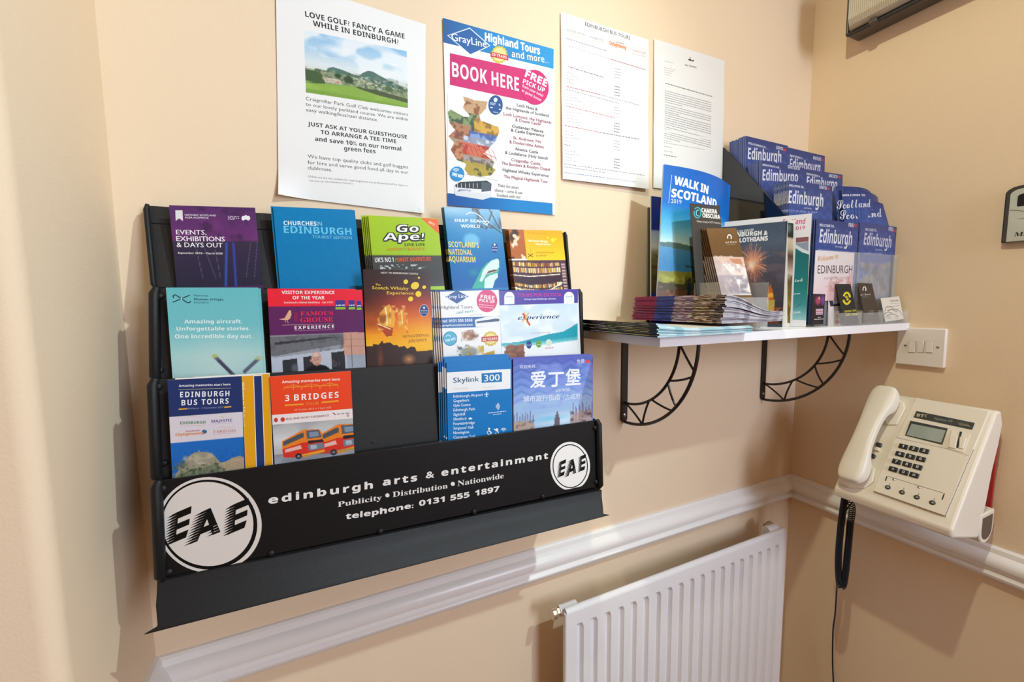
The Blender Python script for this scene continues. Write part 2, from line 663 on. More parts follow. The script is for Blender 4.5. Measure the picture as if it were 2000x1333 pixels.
# ------------------------------------------------------------------ leaflet rack
CR = dict(A=(520, 0, 3.1), G=(850, 20, 3.252), B=(1080, 10, 3.603), R1L=(270, 380, 4.444), R1R=(690, 390, 4.444), R2L=(290, 550, 4.651),
          R2R=(690, 510, 4.348), R3L=(290, 710, 4.651), R3R=(820, 670, 5.0), SG=(270, 900, 3.808), SR=(740, 810, 4.255), HD=(1390, 250, 5.128),
          WK=(1230, 300, 3.704), K=(1450, 400, 5.126), PH=(1590, 750, 4.3), SW=(1460, 620, 5.0), PX=(0, 0, 1.0))

rack = empty('leaflet_rack')
tag(rack, 'wide black plastic tiered leaflet rack fixed to the cream wall', 'rack')


def plate(name, tl, tr, bl, br, yt, yb, th, m, bevel=0.0012, zb=None):
    """plate whose corners are read at depths yt (top) and yb (bottom)"""
    q = [at(*tl, 1, yt), at(*tr, 1, yt), at(*br, 1, yb), at(*bl, 1, yb)]
    if zb is not None:
        q[2].z = zb
        q[3].z = zb
    n = (q[1] - q[0]).cross(q[3] - q[0]).normalized()
    if n.y < 0: n = -n
    MB().hexa(q, n * th).link(name, m, rack, bevel=bevel)
    return q


tiers = []
q0 = plate('back_panel', (285, 401), (1104, 455), (291, 436), (1101, 482), -.014, -.020, .003, M['rackflat'], .001)
q1 = plate('back_panel', (291, 436), (1101, 482), (301, 562), (1112, 572), -.020, -.046, .003, M['rackflat'], .001)
q1b = plate('back_panel', (301, 562), (1112, 572), (305, 700), (1117, 690), -.046, -.055, .003, M['rackflat'], .001)
q2 = plate('pocket_panel', (300, 564), (1131, 567), (303, 742), (1134, 700), -.070, -.084, .003, M['rackflat'])
q2b = plate('pocket_panel', (303, 742), (1134, 700), (306, 850), (1138, 800), -.084, -.090, .003, M['rackflat'])
q3 = plate('pocket_panel', (297, 742), (1137, 694), (306, 938), (1141, 822), -.108, -.120, .003, M['rackflat'])
q3b = plate('pocket_panel', (306, 936), (1141, 820), (306, 960), (1141, 842), -.120, -.137, .003, M['rack'])
qs = plate('sign_panel', (304, 941), (1168, 821), (313, 1131), (1171, 951), -.140, -.143, .003, M['signm'], .001)

# flared drip lip below the sign panel
a, b = qs[3], qs[2]
c, d = at(279, 1240, 1, -.172), at(1191, 1006, 1, -.172)
ca, cb = at(306, 1135, 1, -.146), at(1176, 957, 1, -.146)
ma, mb_ = ca.lerp(c, .55) + V3((.004, .004, 0)), cb.lerp(d, .55) + V3((-.004, .004, 0))
vs, fs = [], []
rows = [(ca, cb), (ca.lerp(ma, .5) + V3((0, .001, 0)), cb.lerp(mb_, .5) + V3((0, .001, 0))), (ma, mb_), (c + V3((.012, 0, .004)), d + V3((-.012, 0, .004))), (c + V3((0, -.002, 0)), d + V3((0, -.002, 0)))]
L_ = MB()
for (p, q) in rows: vs += [p, q]
for i in range(len(rows) - 1): fs.append((2 * i, 2 * i + 1, 2 * i + 3, 2 * i + 2))
n = len(vs)
vs += [V3(p) + V3((0, .004, -.001)) for p in vs]
fs += [tuple(i + n for i in reversed(f)) for f in fs]
k = len(rows)
fs += [(0, 1, 1 + n, n), (2 * k - 2, 2 * k - 1, 2 * k - 1 + n, 2 * k - 2 + n)]
fs += [(2 * i, 2 * i + 2, 2 * i + 2 + n, 2 * i + n) for i in range(k - 1)] + [(2 * i + 1, 2 * i + 3, 2 * i + 3 + n, 2 * i + 1 + n) for i in range(k - 1)]
L_.add(vs, fs)
L_.link('drip_lip', M['rack'], rack, bevel=.0015)
# underside tray that runs back to the wall
MB().add([ca + V3((.004, .003, 0)), cb + V3((-.004, .003, 0)), V3((cb.x, -.002, cb.z)), V3((ca.x, -.002, ca.z))] +
         [ca + V3((.004, .003, -.003)), cb + V3((-.004, .003, -.003)), V3((cb.x, -.002, cb.z - .003)), V3((ca.x, -.002, ca.z - .003))],
         [(0, 1, 2, 3), (7, 6, 5, 4), (0, 4, 5, 1), (1, 5, 6, 2), (2, 6, 7, 3), (3, 7, 4, 0)]).link('base_tray', M['rack'], rack)

# stepped side cheeks, one per tier, with a rounded front column
for side in (0, 1):
    sg = -1 if side == 0 else 1
    for (qt, qb) in ((q0, q1), (q2, q2b if False else q2), (q3, q3), (qs, qs)):
        top, bot = (qt[0], qb[3]) if side == 0 else (qt[1], qb[2])
        zt, zb = top.z, bot.z - .004
        out = .005 * sg
        wx = top.x + sg * .010 if qt is not q0 else top.x + sg * .002
        wxb = bot.x + sg * .012
        t_ = V3((.004 * -sg, 0, 0))
        P = [V3((top.x, top.y - .001, zt)), V3((wx, -.002, zt + .002)), V3((wxb, -.002, zb)), V3((bot.x, bot.y - .001, zb))]
        MB().hexa(P, t_).link('side_panel', M['rack'], rack, bevel=.0015)
        rr = .0055 if qt is not q0 else .003
        MB().tube([V3((top.x - sg * rr * .6, top.y - .001, zt + .001)), V3((top.x - sg * rr * .2, top.y - .003, zt - .006)),
                   V3((bot.x - sg * rr * .2, bot.y - .003, zb + .008)), V3((bot.x - sg * rr * .6, bot.y, zb + .002))],
                  [rr * .7, rr, rr, rr * .7], 12).link('side_rim', M['rack'], rack)
        if qt in (q2, q3):
            MB().tube([V3((top.x - sg * .019, top.y + .003, zt - .002)), V3((bot.x - sg * .019, bot.y + .003, zb + .006))], .0035, 8).link('side_rib', M['rack'], rack)
# rivets
for (px, py, y) in ((318, 955, -.141), (330, 1118, -.144), (530, 1081, -.1435), (743, 1038, -.1435), (926, 1000, -.1435), (1060, 970, -.1435),
                    (1162, 836, -.141), (1164, 942, -.143), (313, 579, -.072), (312, 724, -.083), (703, 578, -.071), (709, 708, -.082),
                    (704, 560 + 15, -.071), (727, 863, -.116), (309, 756, -.110), (321, 905, -.118)):
    if (px, py) == (704, 575): continue
    MB().dome(at(px, py, 1, y), (0, -1, .05), .0042, .0032).link('rivet', M['rack'], rack)
under(rack, (.15, -.02, qs[3].z))

# sign lettering
sn = Sheet('sign_print', None, None, qs[0] + V3((0, -.0003, 0)), qs[1] - qs[0], V3((0, .003 / .115, 1)), (qs[1] - qs[0]).length, (qs[0] - qs[3]).length, pm='prn', make=False)
sn.cr = CR['SG']
sn.e(532, 465, 388, 357, 'e2dad2', k=56)
sn.e(527, 463, 360, 336, '0a0a0a', k=56)
sn.e(520, 458, 338, 314, 'e2dad2', k=56)


def speed_letter(s, o, ex, ey, polys, edge, bg='e2dad2', n=11, amp=.26):
    o, ex, ey = [np.array(p, float) for p in (o, ex, ey)]
    T = lambda a, b: tuple(o + ex * a + ey * b)
    for p in polys: s.q([T(*q) for q in p], '0a0a0a')
    lay = s.layer
    s.layer += 1
    for (b0, b1, f) in edge:
        m = max(3, int(n * (b1 - b0)))
        for i in range(m):
            b = b0 + (b1 - b0) * i / m
            hh = (b1 - b0) / m
            x = f(b + hh / 2)
            s.q([T(x + .03, b), T(x + .03, b + hh * .8), T(x - amp, b + hh * .25)], '0a0a0a', lay)
            s.q([T(x - .02, b + hh * .82), T(x - .02, b + hh * 1.02), T(x + .22, b + hh * .95)], bg, lay + 1)
    s.layer += 1


EP = [[(.12, 0), (.12, 1), (.42, 1), (.42, 0)], [(.12, .76), (.12, 1), (1, 1), (1, .76)], [(.12, .4), (.12, .6), (.98, .6), (.98, .4)], [(.12, 0), (.12, .24), (.98, .24), (.9, 0)]]
APl = [[(0, 0), (.24, 0), (.62, .72), (.66, 1), (.40, 1)], [(.40, 1), (.72, 1), (1, 0), (.74, 0), (.6, .6)], [(.25, .2), (.3, .42), (.8, .42), (.8, .2)]]


def eae(s, fr, bg):
    for i, (o, ex, ey) in enumerate(fr):
        if i == 1: speed_letter(s, o, ex, ey, APl, [(0, 1, lambda b: .40 * b + .02), (0, .3, lambda b: .8)], bg)
        else: speed_letter(s, o, ex, ey, EP, [(0, 1, lambda b: .14)], bg)


eae(sn, [((208, 622), (165, -70), (28, -228)), ((388, 608), (225, -92), (-8, -205)), ((648, 545), (160, -68), (18, -215))], 'e2dad2')
W_ = 'ece8e4'
sn.t('edinburgh', 972, 306, 1745, 186, 55, W_, 'bwF')
sn.t('Publicity', 1485, 328, 1812, 272, 40, W_, 's')
sn.e(1851, 240, 13, 13, W_)
sn.t('teleph', 1545, 418, 1866 - 20, 372, 40, W_, 'bF')
sn.cr = CR['SR']
sn.t('arts', 35, 570, 318, 528, 58, W_, 'bwF')
sn.t('&', 392, 508, 460, 498, 55, W_, 'bF')
sn.t('entertainment', 522, 488, 1405, 338, 55, W_, 'bwF')
sn.e(72, 650, 17, 17, W_)
sn.t('Distribution', 115, 666, 572, 588, 46, W_, 's')
sn.e(615, 553, 17, 17, W_)
sn.t('Nationwide', 655, 572, 1038, 503, 46, W_, 's')
sn.t('hone:', 10, 802, 287, 752, 42, W_, 'bF')
sn.t('0131', 335, 738, 545, 700, 44, W_, 'bF')
sn.t('555', 595, 692, 752, 662, 44, W_, 'bF')
sn.t('1897', 800, 652, 1000, 612, 44, W_, 'bF')
sn.e(1590, 402, 165, 203, 'f4f2ef', k=44)
sn.e(1590, 402, 147, 183, '0a0a0a', k=44)
sn.e(1590, 402, 139, 174, 'f4f2ef', k=44)
eae(sn, [((1482, 500), (62, -26), (12, -130)), ((1556, 490), (84, -34), (0, -125)), ((1655, 452), (58, -24), (8, -128))], 'f4f2ef')
so = sn.done('sign_lettering', rack)
so.matrix_basis = Matrix.Translation(-rack.location) @ sn.M


# ------------------------------------------------------------------ leaflets in the rack
def leaf(name, label, cat, tl, tr, y, lean, H, body=None, group=None, T=.0012, y2=None, crop='PX', bend=None, pm='prg'):
    a, b = at(*tl, 1, y), at(*tr, 1, y if y2 is None else y2)
    U = (b - a).normalized()
    V0 = (V3((0, 0, 1)) - U * U.z).normalized()
    N0 = U.cross(V0)
    V = V0 * math.cos(lean) - N0 * math.sin(lean)
    s = Sheet(name, label, cat, a, U, V, (b - a).length, H, T, body, group, pm=pm, bend=bend)
    s.cr = CR[crop]
    return s


G1, G2, G3 = 'leaflets in the top tier of the rack', 'leaflets in the middle tier of the rack', 'leaflets in the bottom tier of the rack'
RX = (.05, .04)
# --- top tier
s = leaf('leaflet', 'purple leaflet reading EVENTS, EXHIBITIONS & DAYS OUT in the rack', 'leaflet', (330, 401), (498, 406), -.036, .17, .205, '4a2f55', crop='R1L')
s.base('4f2d5c')
p = Pic(120, 170, [(0, '5a3268'), (.42, '6a3570'), (.45, '3a3148'), (.7, '332d45'), (1, '2c2c40')])
p.patch('3d2750', 5, 6, .5, 3, 0, .44, .25, 1, .5, .3).patch('7c3f80', 6, 5, .6, 9, .1, .44, 0, 1, .4, .3).patch('2e2238', 9, 8, .58, 5, 0, .44, .3, .9, .45, .2)
for x0, x1, cc in ((.52, .46, '3e5fd0'), (.6, .58, '3b4ec0')):
    p.line(x0 + .09, .46, x1 + .09, 1, .02, cc, .7)
for x0, x1 in ((.33, .45), (.46, .5), (.9, .8), (.98, .9), (.25, .3)):
    p.line(x0, .45, x1, .9, .004, '7c78a8', .6)
p.grain(.03, 1)
s.top(p, 600, 805)
s.q([(322, 138), (384, 138), (388, 232), (355, 208), (325, 230)], 'e2dfe2')
s.t('HISTORIC SCOTLAND', 405, 186, 676, 190, 15, 'e8e4ea', 'f')
s.t('ALBA AOSMHOR', 405, 207, 612, 212, 15, 'e8e4ea', 'f')
s.bars(778, 192, 875, 196, 9, 'cfc5d2', 1); s.bars(778, 206, 875, 210, 9, 'cfc5d2', 2); s.bars(778, 219, 835, 221, 8, 'cfc5d2', 3)
for cx in (912, 934, 955): s.e(cx, 200 + abs(cx - 934) * .3, 16, 20, 'f0edf0')
s.t('EVENTS,', 330, 347, 592, 350, 40, 'f2eef2', 'f')
s.t('EXHIBITIONS', 332, 405, 752, 408, 42, 'f2eef2', 'f')
s.t('& DAYS OUT', 335, 457, 733, 461, 40, 'f2eef2', 'f')
s.t('September 2018 - March 2020', 345, 515, 733, 521, 16, 'f2eef2', 'f')
s.done()

s = leaf('leaflet', 'plain bright blue CHURCHES IN EDINBURGH leaflet in the rack', 'leaflet', (533, 404), (693, 411), -.040, .17, .205, '0a78ad', crop='R1L')
s.base('0c80b8')
s.pic_uv([(0, s.H), (s.W, s.H), (s.W, 0), (0, 0)], Pic(40, 60, [(0, '0b7fb9'), (1, '0a74aa')]).grain(.02, 4))
s.t('CHURCHES', 1263, 266, 1548, 272, 37, 'e6f2f8', 'b')
s.t('IN', 1552, 272, 1596, 274, 37, '8fd3ea', '')
s.t('EDINBURGH', 1265, 334, 1853, 352, 62, '6cc9ec', 'b')
s.t('TOURIST EDITION', 1510, 380, 1855, 390, 26, '7fcdea', '')
o = s.done()
dup(o, (-.003, .003, .001), 'second blue churches leaflet tucked behind the front one')

# tree-top adventure leaflets (lime)
s = leaf('leaflet', 'lime green and grey forest adventure leaflet, front of its stack', 'leaflet', (719, 421), (855, 427), -.048, .15, .205, '8aa81c', group='lime forest adventure leaflets', crop='R1R')
s.base('a3c62a')
p = Pic(110, 160, [(0, 'a9cc2e'), (.54, 'a2c52a'), (.56, '4a4a48'), (1, '3c3c3a')])
p.patch('c9c9c9', 26, 40, .56, 8, .68, .745, .1, .75, 1, .12).grain(.04, 4)
s.top(p, 430, 760)
s.q([(585, 160), (745, 170), (745, 302)], 'ee6a3c')
s.t('2017', 648, 200, 700, 232, 22, 'ffe9c8', 'b')
for (tx, x0, y0, x1, y1, h) in (('Go', 375, 282, 565, 282, 62), ('Ape!', 262, 355, 610, 352, 62)):
    for dx, dy in ((-11, 8), (11, 8), (-11, -6), (11, -6), (0, 12)):
        s.layer += 1; s.t(tx, x0 + dx, y0 + dy, x1 + dx, y1 + dy, h, '33352e', 'b', .2)
s.layer = 30
s.t('Go', 375, 282, 565, 282, 62, 'f4f4f4', 'b', .2)
s.t('Ape!', 262, 355, 610, 352, 62, 'f4f4f4', 'b', .2)
s.t('LIVE LIFE', 445, 404, 625, 402, 24, '3b4220', 's')
s.t('ADVENTUROUSLY', 293, 445, 625, 438, 25, 'e58a35', 's')
s.t("UK'S NO.1", 190, 546, 352, 542, 40, 'f0f0f0', 'b')
s.t('FOREST ADVENTURE', 366, 541, 675, 532, 34, 'e8653d', 'b')
o = s.done()
for i in range(1, 5):
    dup(o, (-.0022 * i, .0026 * i, .0003 * i * (-1) ** i), 'lime green forest adventure leaflet, %s from the front of its stack' % ORD[i - 1])

s = leaf('leaflet', "blue shark leaflet reading SCOTLAND'S NATIONAL AQUARIUM, front of its stack", 'leaflet', (867, 404), (976, 410), -.040, .17, .215, '2a7fb0', group='blue shark aquarium leaflets', crop='R1R')
s.base('1779b4')
p = Pic(110, 165, [(0, '6fa6cf'), (.15, '4f94c6'), (.3, '2a86bf'), (.5, '1277b5'), (1, '0a5ea8')])
p.ell(.12, .03, .5, .12, 'a9cfe6', .8, 1).patch('3b2c38', 9, 7, .5, 3, 0, .25, .48, 1, .75, .2)
for x0, y0, x1, y1 in ((.55, 0, .75, .2), (.7, .26, .85, .03), (.8, 0, .95, .25), (.62, .12, .98, .3), (.55, .25, .6, .05)):
    p.line(x0, y0, x1, y1, .018, '29333f', .8).line(x0 + .04, y0, x1 + .04, y1, .01, '8fb6d4', .5)
p.ell(.42, .40, .17, .10, '7cc0e4', .8, .4)
S_ = .0
p.poly([(.33, 1), (.45, .86), (.55, .75), (.66, .68), (.78, .638), (.85, .63), (.875, .65), (.87, .72), (.85, .78), (.83, .83), (.82, .86), (.76, .9), (.70, 1)], '3fae9e')
p.poly([(.48, .9), (.58, .76), (.72, .66), (.85, .63), (.875, .65), (.86, .74), (.8, .78), (.62, .82), (.52, .92)], 'cfe9e4')
p.poly([(.55, 1), (.58, .88), (.68, .84), (.82, .81), (.82, .86), (.76, .9), (.70, 1)], 'e6f3ee', .9)
p.poly([(.58, .84), (.66, .785), (.78, .765), (.83, .78), (.8, .80), (.68, .81)], '5e3c33').line(.6, .825, .82, .785, .006, 'f2e6de')
p.ell(.4, .8, .12, .06, '2f9f90', .6, 1).grain(.03, 8)
s.top(p, 1000, 775)
s.t('DEEP SEA', 882, 192, 1100, 200, 24, 'f0f6fa', 'b')
s.t('WORLD', 935, 242, 1100, 246, 26, 'f0f6fa', 'b')
s.l([(978, 130), (1010, 112), (1060, 118), (1110, 150), (1150, 200), (1165, 232)], 6, 'f0f6fa')
s.l([(1100, 190), (1180, 190), (1158, 222), (1120, 200)], 5, 'f0f6fa')
s.t("SCOTLAND'S", 828, 412, 1092, 420, 48, 'e8d268', 'b')
s.t('NATIONAL', 828, 478, 1034, 482, 48, 'e8d268', 'b')
s.t('AQUARIUM', 828, 540, 1062, 546, 48, 'e8d268', 'b')
s.e(1228, 420, 28, 44, '16408a')
s.bars(1205, 416, 1250, 418, 8, 'dfe8f5', 5); s.bars(1205, 440, 1250, 442, 8, 'dfe8f5', 6); s.e(1226, 392, 8, 10, 'dfe8f5')
o = s.done()
for i in range(1, 4):
    dup(o, (-.0007 * i, .0026 * i, .0004), 'blue shark aquarium leaflet, %s from the front of its stack' % ORD[i - 1])

s = leaf('leaflet', 'yellow whisky leaflet with rows of bottles, front of its stack, far right', 'leaflet', (993, 448), (1098, 451), -.052, .15, .205, 'd98a18', group='yellow whisky bottle leaflets', crop='R1R')
s.base('e9b21c')
p = Pic(110, 160, [(0, 'f0a916'), (.3, 'f2c51f'), (.385, 'f2cf24'), (.39, '5a3a48'), (.8, '4a2f3c'), (1, '3a2630')])
p.poly([(0, 0), (.27, 0), (.27, .37), (0, .37)], 'b5622c')
p.patch('3a1c12', 8, 8, .5, 5, 0, .37, 0, .27, .9, .15).patch('f2d9b8', 9, 11, .62, 15, .03, .37, .02, .25, 1, .1)
p.poly([(0, .37), (.27, .37), (.27, .385), (0, .385)], 'f0ebe2')
for (y0, y1, sd) in ((.40, .55, 3), (.64, .78, 7)):
    for k in range(26):
        r = random.Random(k * 7 + sd)
        x = .02 + k * .033
        cc = r.choice(['e8b63c', 'f2d268', 'c98a34', 'f2e6c0', 'a85f2a', 'ffe9a0', 'd8c2b0'])
        dip = .05 * math.sin(x * 3.2) if y0 > .6 else .02 * math.sin(x * 3)
        p.poly([(x, y0 + dip + r.uniform(0, .02)), (x + .022, y0 + dip), (x + .022, y0 + dip + .05), (x, y0 + dip + .05)], cc, .95)
        p.poly([(x, y0 + dip + .07), (x + .024, y0 + dip + .07), (x + .024, y0 + dip + .13), (x, y0 + dip + .13)], r.choice(['e8b63c', 'f2d268', 'e0c8c0', 'f6e2a0', 'b87a3a']), .95)
p.line(0, .565, .3, .59, .01, 'fff6e0').line(.3, .59, .85, .57, .01, 'fff6e0').line(0, .72, .3, .79, .01, 'fff6e0').line(.55, .8, .88, .68, .012, 'fff6e0')
p.poly([(0, .60), (.9, .59), (.85, .66), (.3, .70), (0, .66)], '3a2434', .9)
for k in range(9): p.poly([(.9, .43 + k * .04), (.97, .43 + k * .04), (.97, .455 + k * .04), (.9, .455 + k * .04)], 'd8b8b0', .8)
p.grain(.08, 2, .39)
s.top(p, 1600, 950)
s.bars(1510, 290, 1672, 297, 5, 'b9820f', 3)
s.t('The Scotch Whisky', 1512, 366, 1690, 374, 18, 'fdf6dc', 'b'); s.t('Experience', 1585, 394, 1715, 398, 16, 'fdf6dc', 'b')
s.e(1733, 352, 17, 17, 'fae03c'); s.e(1690, 330, 8, 8, 'fae03c'); s.e(1760, 342, 7, 8, 'fae03c')
s.l([(1515, 500), (1560, 470)], 6, '7a4a12'); s.l([(1515, 470), (1560, 500)], 6, '7a4a12'); s.l([(1540, 470), (1540, 420)], 3, 'c99a28')
s.t('A SENSATIONAL', 1585, 468, 1745, 468, 14, '9a6a18', ''); s.t('JOURNEY', 1585, 494, 1688, 494, 14, '9a6a18', '')
o = s.done()
for i in range(1, 4):
    dup(o, (-.0007 * i, .0028 * i, .0003), 'yellow whisky leaflet, %s from the front of its stack' % ORD[i - 1])

# --- middle tier
s = leaf('leaflet', 'pale turquoise aircraft museum leaflet with propeller, in the rack', 'leaflet', (324, 562), (504, 562), -.090, .06, .205, '5cb3b8', crop='R2L')
s.base('6cc0c6')
p = Pic(150, 160, [(0, '6abfc6'), (.4, '74c2c9'), (.7, 'a8d3d2'), (1, 'a8cfcc')])
p.ell(.5, .9, .55, .45, 'c5dbd6', .8, 1)
p.line(.46, .72, .66, .94, .028, '4c4862', .8).line(.5, .77, .62, .9, .02, '3a3654', .7).ell(.46, .715, .05, .03, 'b8c878', .9, .6)
p.line(.95, .77, .78, .9, .028, '4c4862', .8).ell(.95, .765, .06, .03, 'b8c89a', .9, .6).grain(.02, 3)
s.top(p, 600, 923)
for pts in ([(220, 190), (375, 125)], [(228, 150), (222, 132), (240, 120), (300, 155), (345, 190), (370, 195), (385, 178)]):
    s.l(pts, 10, '1c3548')
s.e(300, 157, 7, 7, 'cfe6e6')
s.t('National', 413, 135, 540, 138, 17, '1f4a5c', ''); s.t('Museum of Flight', 413, 170, 680, 175, 18, '1c3f52', 'b'); s.t('Scotland', 413, 198, 545, 200, 17, '1f4a5c', '')
s.t('Amazing aircraft.', 325, 382, 850, 380, 34, 'eaf6f5', 'b')
s.t('Unforgettable stories.', 255, 448, 920, 444, 34, 'eaf6f5', 'b')
s.t('One incredible day out.', 240, 518, 942, 514, 36, 'eaf6f5', 'b')
o = s.done()
dup(o, (.0025, .003, -.001), 'second turquoise aircraft leaflet just behind the first')

s = leaf('leaflet', 'red and purple grouse whisky leaflet with a bald man in black', 'leaflet', (522, 564), (695, 565), -.091, .06, .2, '7a1f2c', crop='R2L', group=None)
s.base('c2283a')
p = Pic(150, 150, [(0, 'ee2b3e'), (.19, 'ee2b3e'), (.2, '64285e'), (.5, '602860'), (.51, '8f9097'), (1, 'a8b2c2')])
p.poly([(0, .52), (.85, .51), (.85, .63), (.4, .68), (.05, .73), (0, .72)], '6e7076')
p.patch('55575c', 20, 16, .5, 4, .52, .72, 0, .85, .6).poly([(.05, .58), (.6, .545), (.75, .55), (.3, .59), (.05, .61)], '3a3d44')
p.poly([(0, .74), (.05, .745), (.85, .68), (.85, 1), (0, 1)], 'b9c0ce')
for x0, x1 in ((.12, .28), (.35, .52), (.67, .83)): p.poly([(x0, .79 - x0 * .1), (x1, .775 - x0 * .1), (x1, .95), (x0, .95)], '31333c')
p.patch('8a6a60', 20, 20, .6, 31, .74, .9, .67, .83, .9)
p.poly([(.82, .5), (1, .5), (1, .76), (.82, .76)], 'd09a84', .85).line(.82, .58, 1, .58, .004, '9a6e60').line(.82, .66, 1, .66, .004, '9a6e60').line(.91, .52, .91, .9, .005, '44474f')
p.ell(.25, .87, .05, .06, '6a6f7a', .7, .5)
p.ell(.5, .96, .17, .12, '1a1b20', 1, .12).ell(.495, .78, .062, .085, 'c99c8c', 1, .15).ell(.49, .735, .05, .035, 'dcc0b4', .9, .6)
p.ell(.43, .8, .012, .02, 'b98a7a', 1, .3).line(.47, .80, .515, .79, .004, '7a4a40').line(.47, .775, .482, .773, .004, '5a3a34').line(.505, .77, .518, .767, .004, '5a3a34').ell(.5, .845, .03, .02, 'b07e70', .8, .5)
p.poly([(.36, .95), (.42, .87), (.46, .86), (.5, .9), (.54, .86), (.6, .87), (.66, .95)], '17181c').grain(.05, 7, .51)
s.top(p, 1500, 880)
s.t('VISITOR EXPERIENCE', 1210, 115, 1690, 115, 30, 'f6eef0', 'b')
s.t('OF THE YEAR', 1310, 163, 1600, 163, 30, 'f6eef0', 'b')
s.t("Scotland's Oldest Distillery - Est 1775", 1232, 200, 1673, 198, 15, 'f6dfe2', 'b')
for x0, x1 in ((1695, 1785), (1815, 1873)):
    s.q([(x0, 172), (x1, 170), (x1 + 3, 232), (x0 + 3, 234)], '473a8a'); s.q([(x0 + 3, 234), (x1 + 3, 232), (x1 + 5, 254), (x0 + 5, 256)], '8fbf3e')
    s.bars(x0 + 8, 222, x1 - 2, 220, 14, 'f0f0f5', x0)
s.q([(1185, 345), (1235, 335), (1262, 290), (1275, 265), (1293, 262), (1300, 300), (1285, 340), (1262, 352), (1225, 350)], 'e3b08c')
s.l([(1255, 350), (1270, 378)], 5, 'e3b08c'); s.l([(1240, 350), (1245, 374)], 5, 'e3b08c')
s.l([(1330, 365), (1330, 278)], 3, 'e0284a'); s.l([(1348, 365), (1348, 278)], 3, 'e0284a'); s.l([(1330, 320), (1348, 320)], 3, 'e0284a')
s.t('FAMOUS', 1380, 312, 1678, 306, 40, 'e8304e', 's'); s.t('GROUSE', 1380, 372, 1678, 364, 44, 'e8304e', 's')
s.l([(1215, 397), (1685, 386)], 3, 'e0b0a0')
s.t('EXPERIENCE', 1328, 436, 1687, 424, 30, 'f4eef0', 'bw')
s.bars(1330, 450, 1685, 440, 6, 'b8a0b4', 9)
o = s.done()
dup(o, (.0085, .0025, -.0008), 'red and purple grouse whisky leaflet showing past the right of the front one')

s = leaf('leaflet', 'dark orange fire lit whisky leaflet with castle skyline', 'leaflet', (709, 526), (840, 530), -.084, .06, .215, '2a1410', crop='R2R')
s.base('3a1a10')
p = Pic(130, 190, [(0, '33221f'), (.15, '472219'), (.3, 'a8391a'), (.45, 'e0701a'), (.62, 'f5a21a'), (.72, 'f7b81e'), (1, 'f0a018')])
p.ell(.0, .25, .5, .3, '2f1a18', .8, 1).ell(.9, .62, .5, .2, 'ffc824', .6, 1)
p.ell(.1, .5, .3, .1, '8a2c14', .5, 1)
p.poly([(.18, .46), (.22, .4), (.3, .34), (.36, .32), (.42, .38), (.44, .46), (.4, .55), (.38, .62), (.32, .63), (.28, .58), (.2, .5)], 'f2b23c', .85)
p.poly([(.17, .5), (.4, .54), (.38, .615), (.3, .62)], 'a83c16', .9).line(.18, .5, .36, .55, .008, 'fff0b8').line(.3, .35, .32, .5, .012, 'fff2b0').line(.37, .37, .36, .5, .01, 'ffd870')
p.poly([(.47, .42), (.55, .36), (.6, .42), (.58, .5), (.55, .56), (.5, .52)], 'e89a30', .8).line(.54, .4, .54, .5, .01, 'ffe58a')
p.patch('ffe08a', 14, 18, .6, 41, .33, .56, .18, .62, .7).patch('6a2410', 12, 12, .62, 44, .36, .6, .15, .62, .6)
sky = [(0, .70), (.1, .70), (.1, .68), (.18, .69), (.22, .66), (.25, .66), (.25, .68), (.34, .67), (.4, .70), (.45, .70), (.48, .72), (.56, .71), (.6, .74), (.66, .72), (.72, .73), (.74, .77), (.85, .77), (1, .76), (1, 1), (0, 1)]
p.poly(sky, '3d2a26').ell(.2, .82, .06, .14, '9a4a34', .6, 1).ell(.62, .84, .12, .06, 'e8a060', .8, 1).grain(.04, 6)
s.top(p, 400, 982)
s.t('NEXT TO EDINBURGH CASTLE', 235, 108, 550, 116, 15, 'd8cfc6', 'b')
s.t('The', 188, 208, 232, 210, 16, 'f0cf3c', 'f'); s.t('Scotch Whisky', 160, 240, 470, 246, 26, 'f0cf3c', 'f'); s.t('Experience', 285, 284, 512, 286, 26, 'f0cf3c', 'f')
for (x, y, a, b) in ((446, 177, 20, 19), (557, 143, 9, 9), (524, 210, 36, 30), (602, 223, 16, 15), (553, 281, 25, 25), (487, 323, 22, 20)): s.e(x, y, a, b, 'f2cf1e', rot=-.5)
s.e(601, 422, 39, 52, 'e6e4e8'); s.e(601, 422, 36, 49, '2c3f74'); s.e(601, 398, 9, 11, 'cfd6ea'); s.bars(575, 426, 628, 426, 9, 'dfe4f2', 3); s.bars(578, 445, 626, 445, 7, 'dfe4f2', 4)
s.t('A', 445, 612, 470, 612, 22, 'a8641a', 's'); s.t('SENSATIONAL', 420, 655, 650, 640, 26, 'a8641a', 's'); s.t('JOURNEY', 466, 694, 628, 682, 26, 'a8641a', 's')
s.done()

